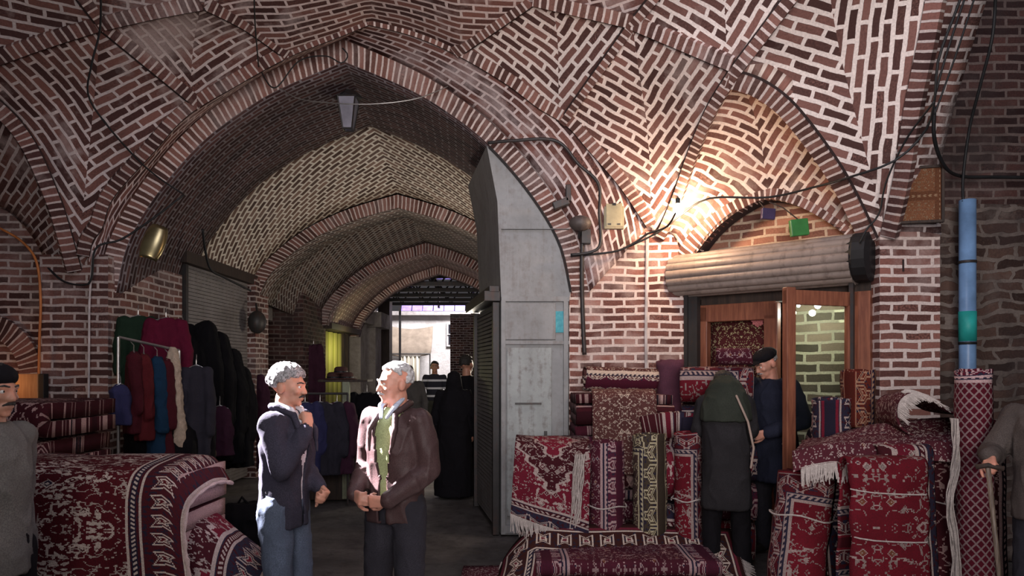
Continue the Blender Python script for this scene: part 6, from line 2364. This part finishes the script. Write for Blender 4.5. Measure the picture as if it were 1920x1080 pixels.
b = MB(); b.tube([(0, 0, 0), (-0.05, 0.01, hp.z * 0.5), (-0.10, 0.02, hp.z)], [0.010, 0.012, 0.013], 10); b.build('shaft', wood('worn_stick', (0.05, 0.03, 0.02), (0.22, 0.17, 0.13), 3), sk, True)
b = MB(); b.tube([(-0.15, 0.05, hp.z + 0.0), (-0.10, 0.02, hp.z + 0.014), (-0.04, -0.02, hp.z)], 0.014, 10); b.build('handle', M_wooddk, sk, True)

# man passing at the left edge
person('man in black cap and grey jacket passing close by at the left edge', ((-14 - 960) * 2.9 / F, 2.9, 0), 84, h=1.68, yaw=-6, build=0.85,
       arms={'R': ((-0.2, 0.06, 1.1), (-0.18, 0.0, 0.86)), 'L': ((0.2, 0.06, 1.1), (0.18, 0.0, 0.86))}, pitch=4,
       hair=dict(mat=M_hair_b, thick=0.012), cap=dict(mat=M_blackc, brim=False), skin=M_skin, moustache=M_hair_b,
       jacket=dict(mat=cloth('grey_jacket', (0.14, 0.13, 0.12)), hem=0.80, loose=0.010), trousers=dict(mat=M_blackc), shoes=M_shoe, voxel=0.007)

# people deeper in the passage
g = NG('striped_knit'); z_ = g.sep(g.obj())[2]
c_ = g.ramp(g.math('FRACT', g.math('MULTIPLY', z_, 6.2)), [(0.0, (0.02, 0.02, 0.03)), (0.5, (0.6, 0.6, 0.64)), (0.75, (0.02, 0.02, 0.03))], 'CONSTANT')
M_stripe = g.done(c_, 0.9)
person('man in black and white striped jumper walking up the far passage', ((815 - 960) * 14.5 / F, 14.5, 0), 5, h=1.80, hair=dict(mat=M_hair_b), skin=M_skin, voxel=0.011,
       sweater=dict(mat=M_stripe, loose=0.01, sleeves=True), trousers=dict(mat=cloth('olive_trousers', (0.045, 0.045, 0.035))), shoes=M_shoe)
person('tall dark-haired man in black beside the booth shutter, seen from behind', ((876 - 960) * 9.3 / F, 9.3, 0), 160, h=1.83, yaw=-10, hair=dict(mat=M_hair_b), skin=M_skin, voxel=0.010,
       jacket=dict(mat=M_blackc, hem=0.70, loose=0.03), trousers=dict(mat=M_blackc), shoes=M_shoe)
cr = [(0, 0, 0.03, .27, .22), (0, 0, 0.4, .25, .20), (0, 0, 0.9, .225, .17), (0, 0, 1.2, .225, .16), (0, 0, 1.36, .19, .14), (0, 0.0, 1.45, .11, .11), (0, 0.01, 1.58, .10, .12), (0, 0.02, 1.66, .085, .10), (0, 0.02, 1.71, .04, .05)]
person('figure wrapped in a long black chador walking away beside the tall man', ((852 - 960) * 8.9 / F, 8.85, 0), 175, h=1.62, skin=M_skin, face=False, voxel=0.011, coat=dict(mat=M_blackc, rings=cr, name='chador'), shoes=M_shoe)
person('dark-clad passer-by half hidden behind the white-haired man', ((766 - 960) * 11.2 / F, 11.2, 0), 10, h=1.70, hair=dict(mat=M_hair_b), skin=M_skin, voxel=0.011,
       jacket=dict(mat=M_charc, hem=0.75, loose=0.03), trousers=dict(mat=M_darkt), shoes=M_shoe)
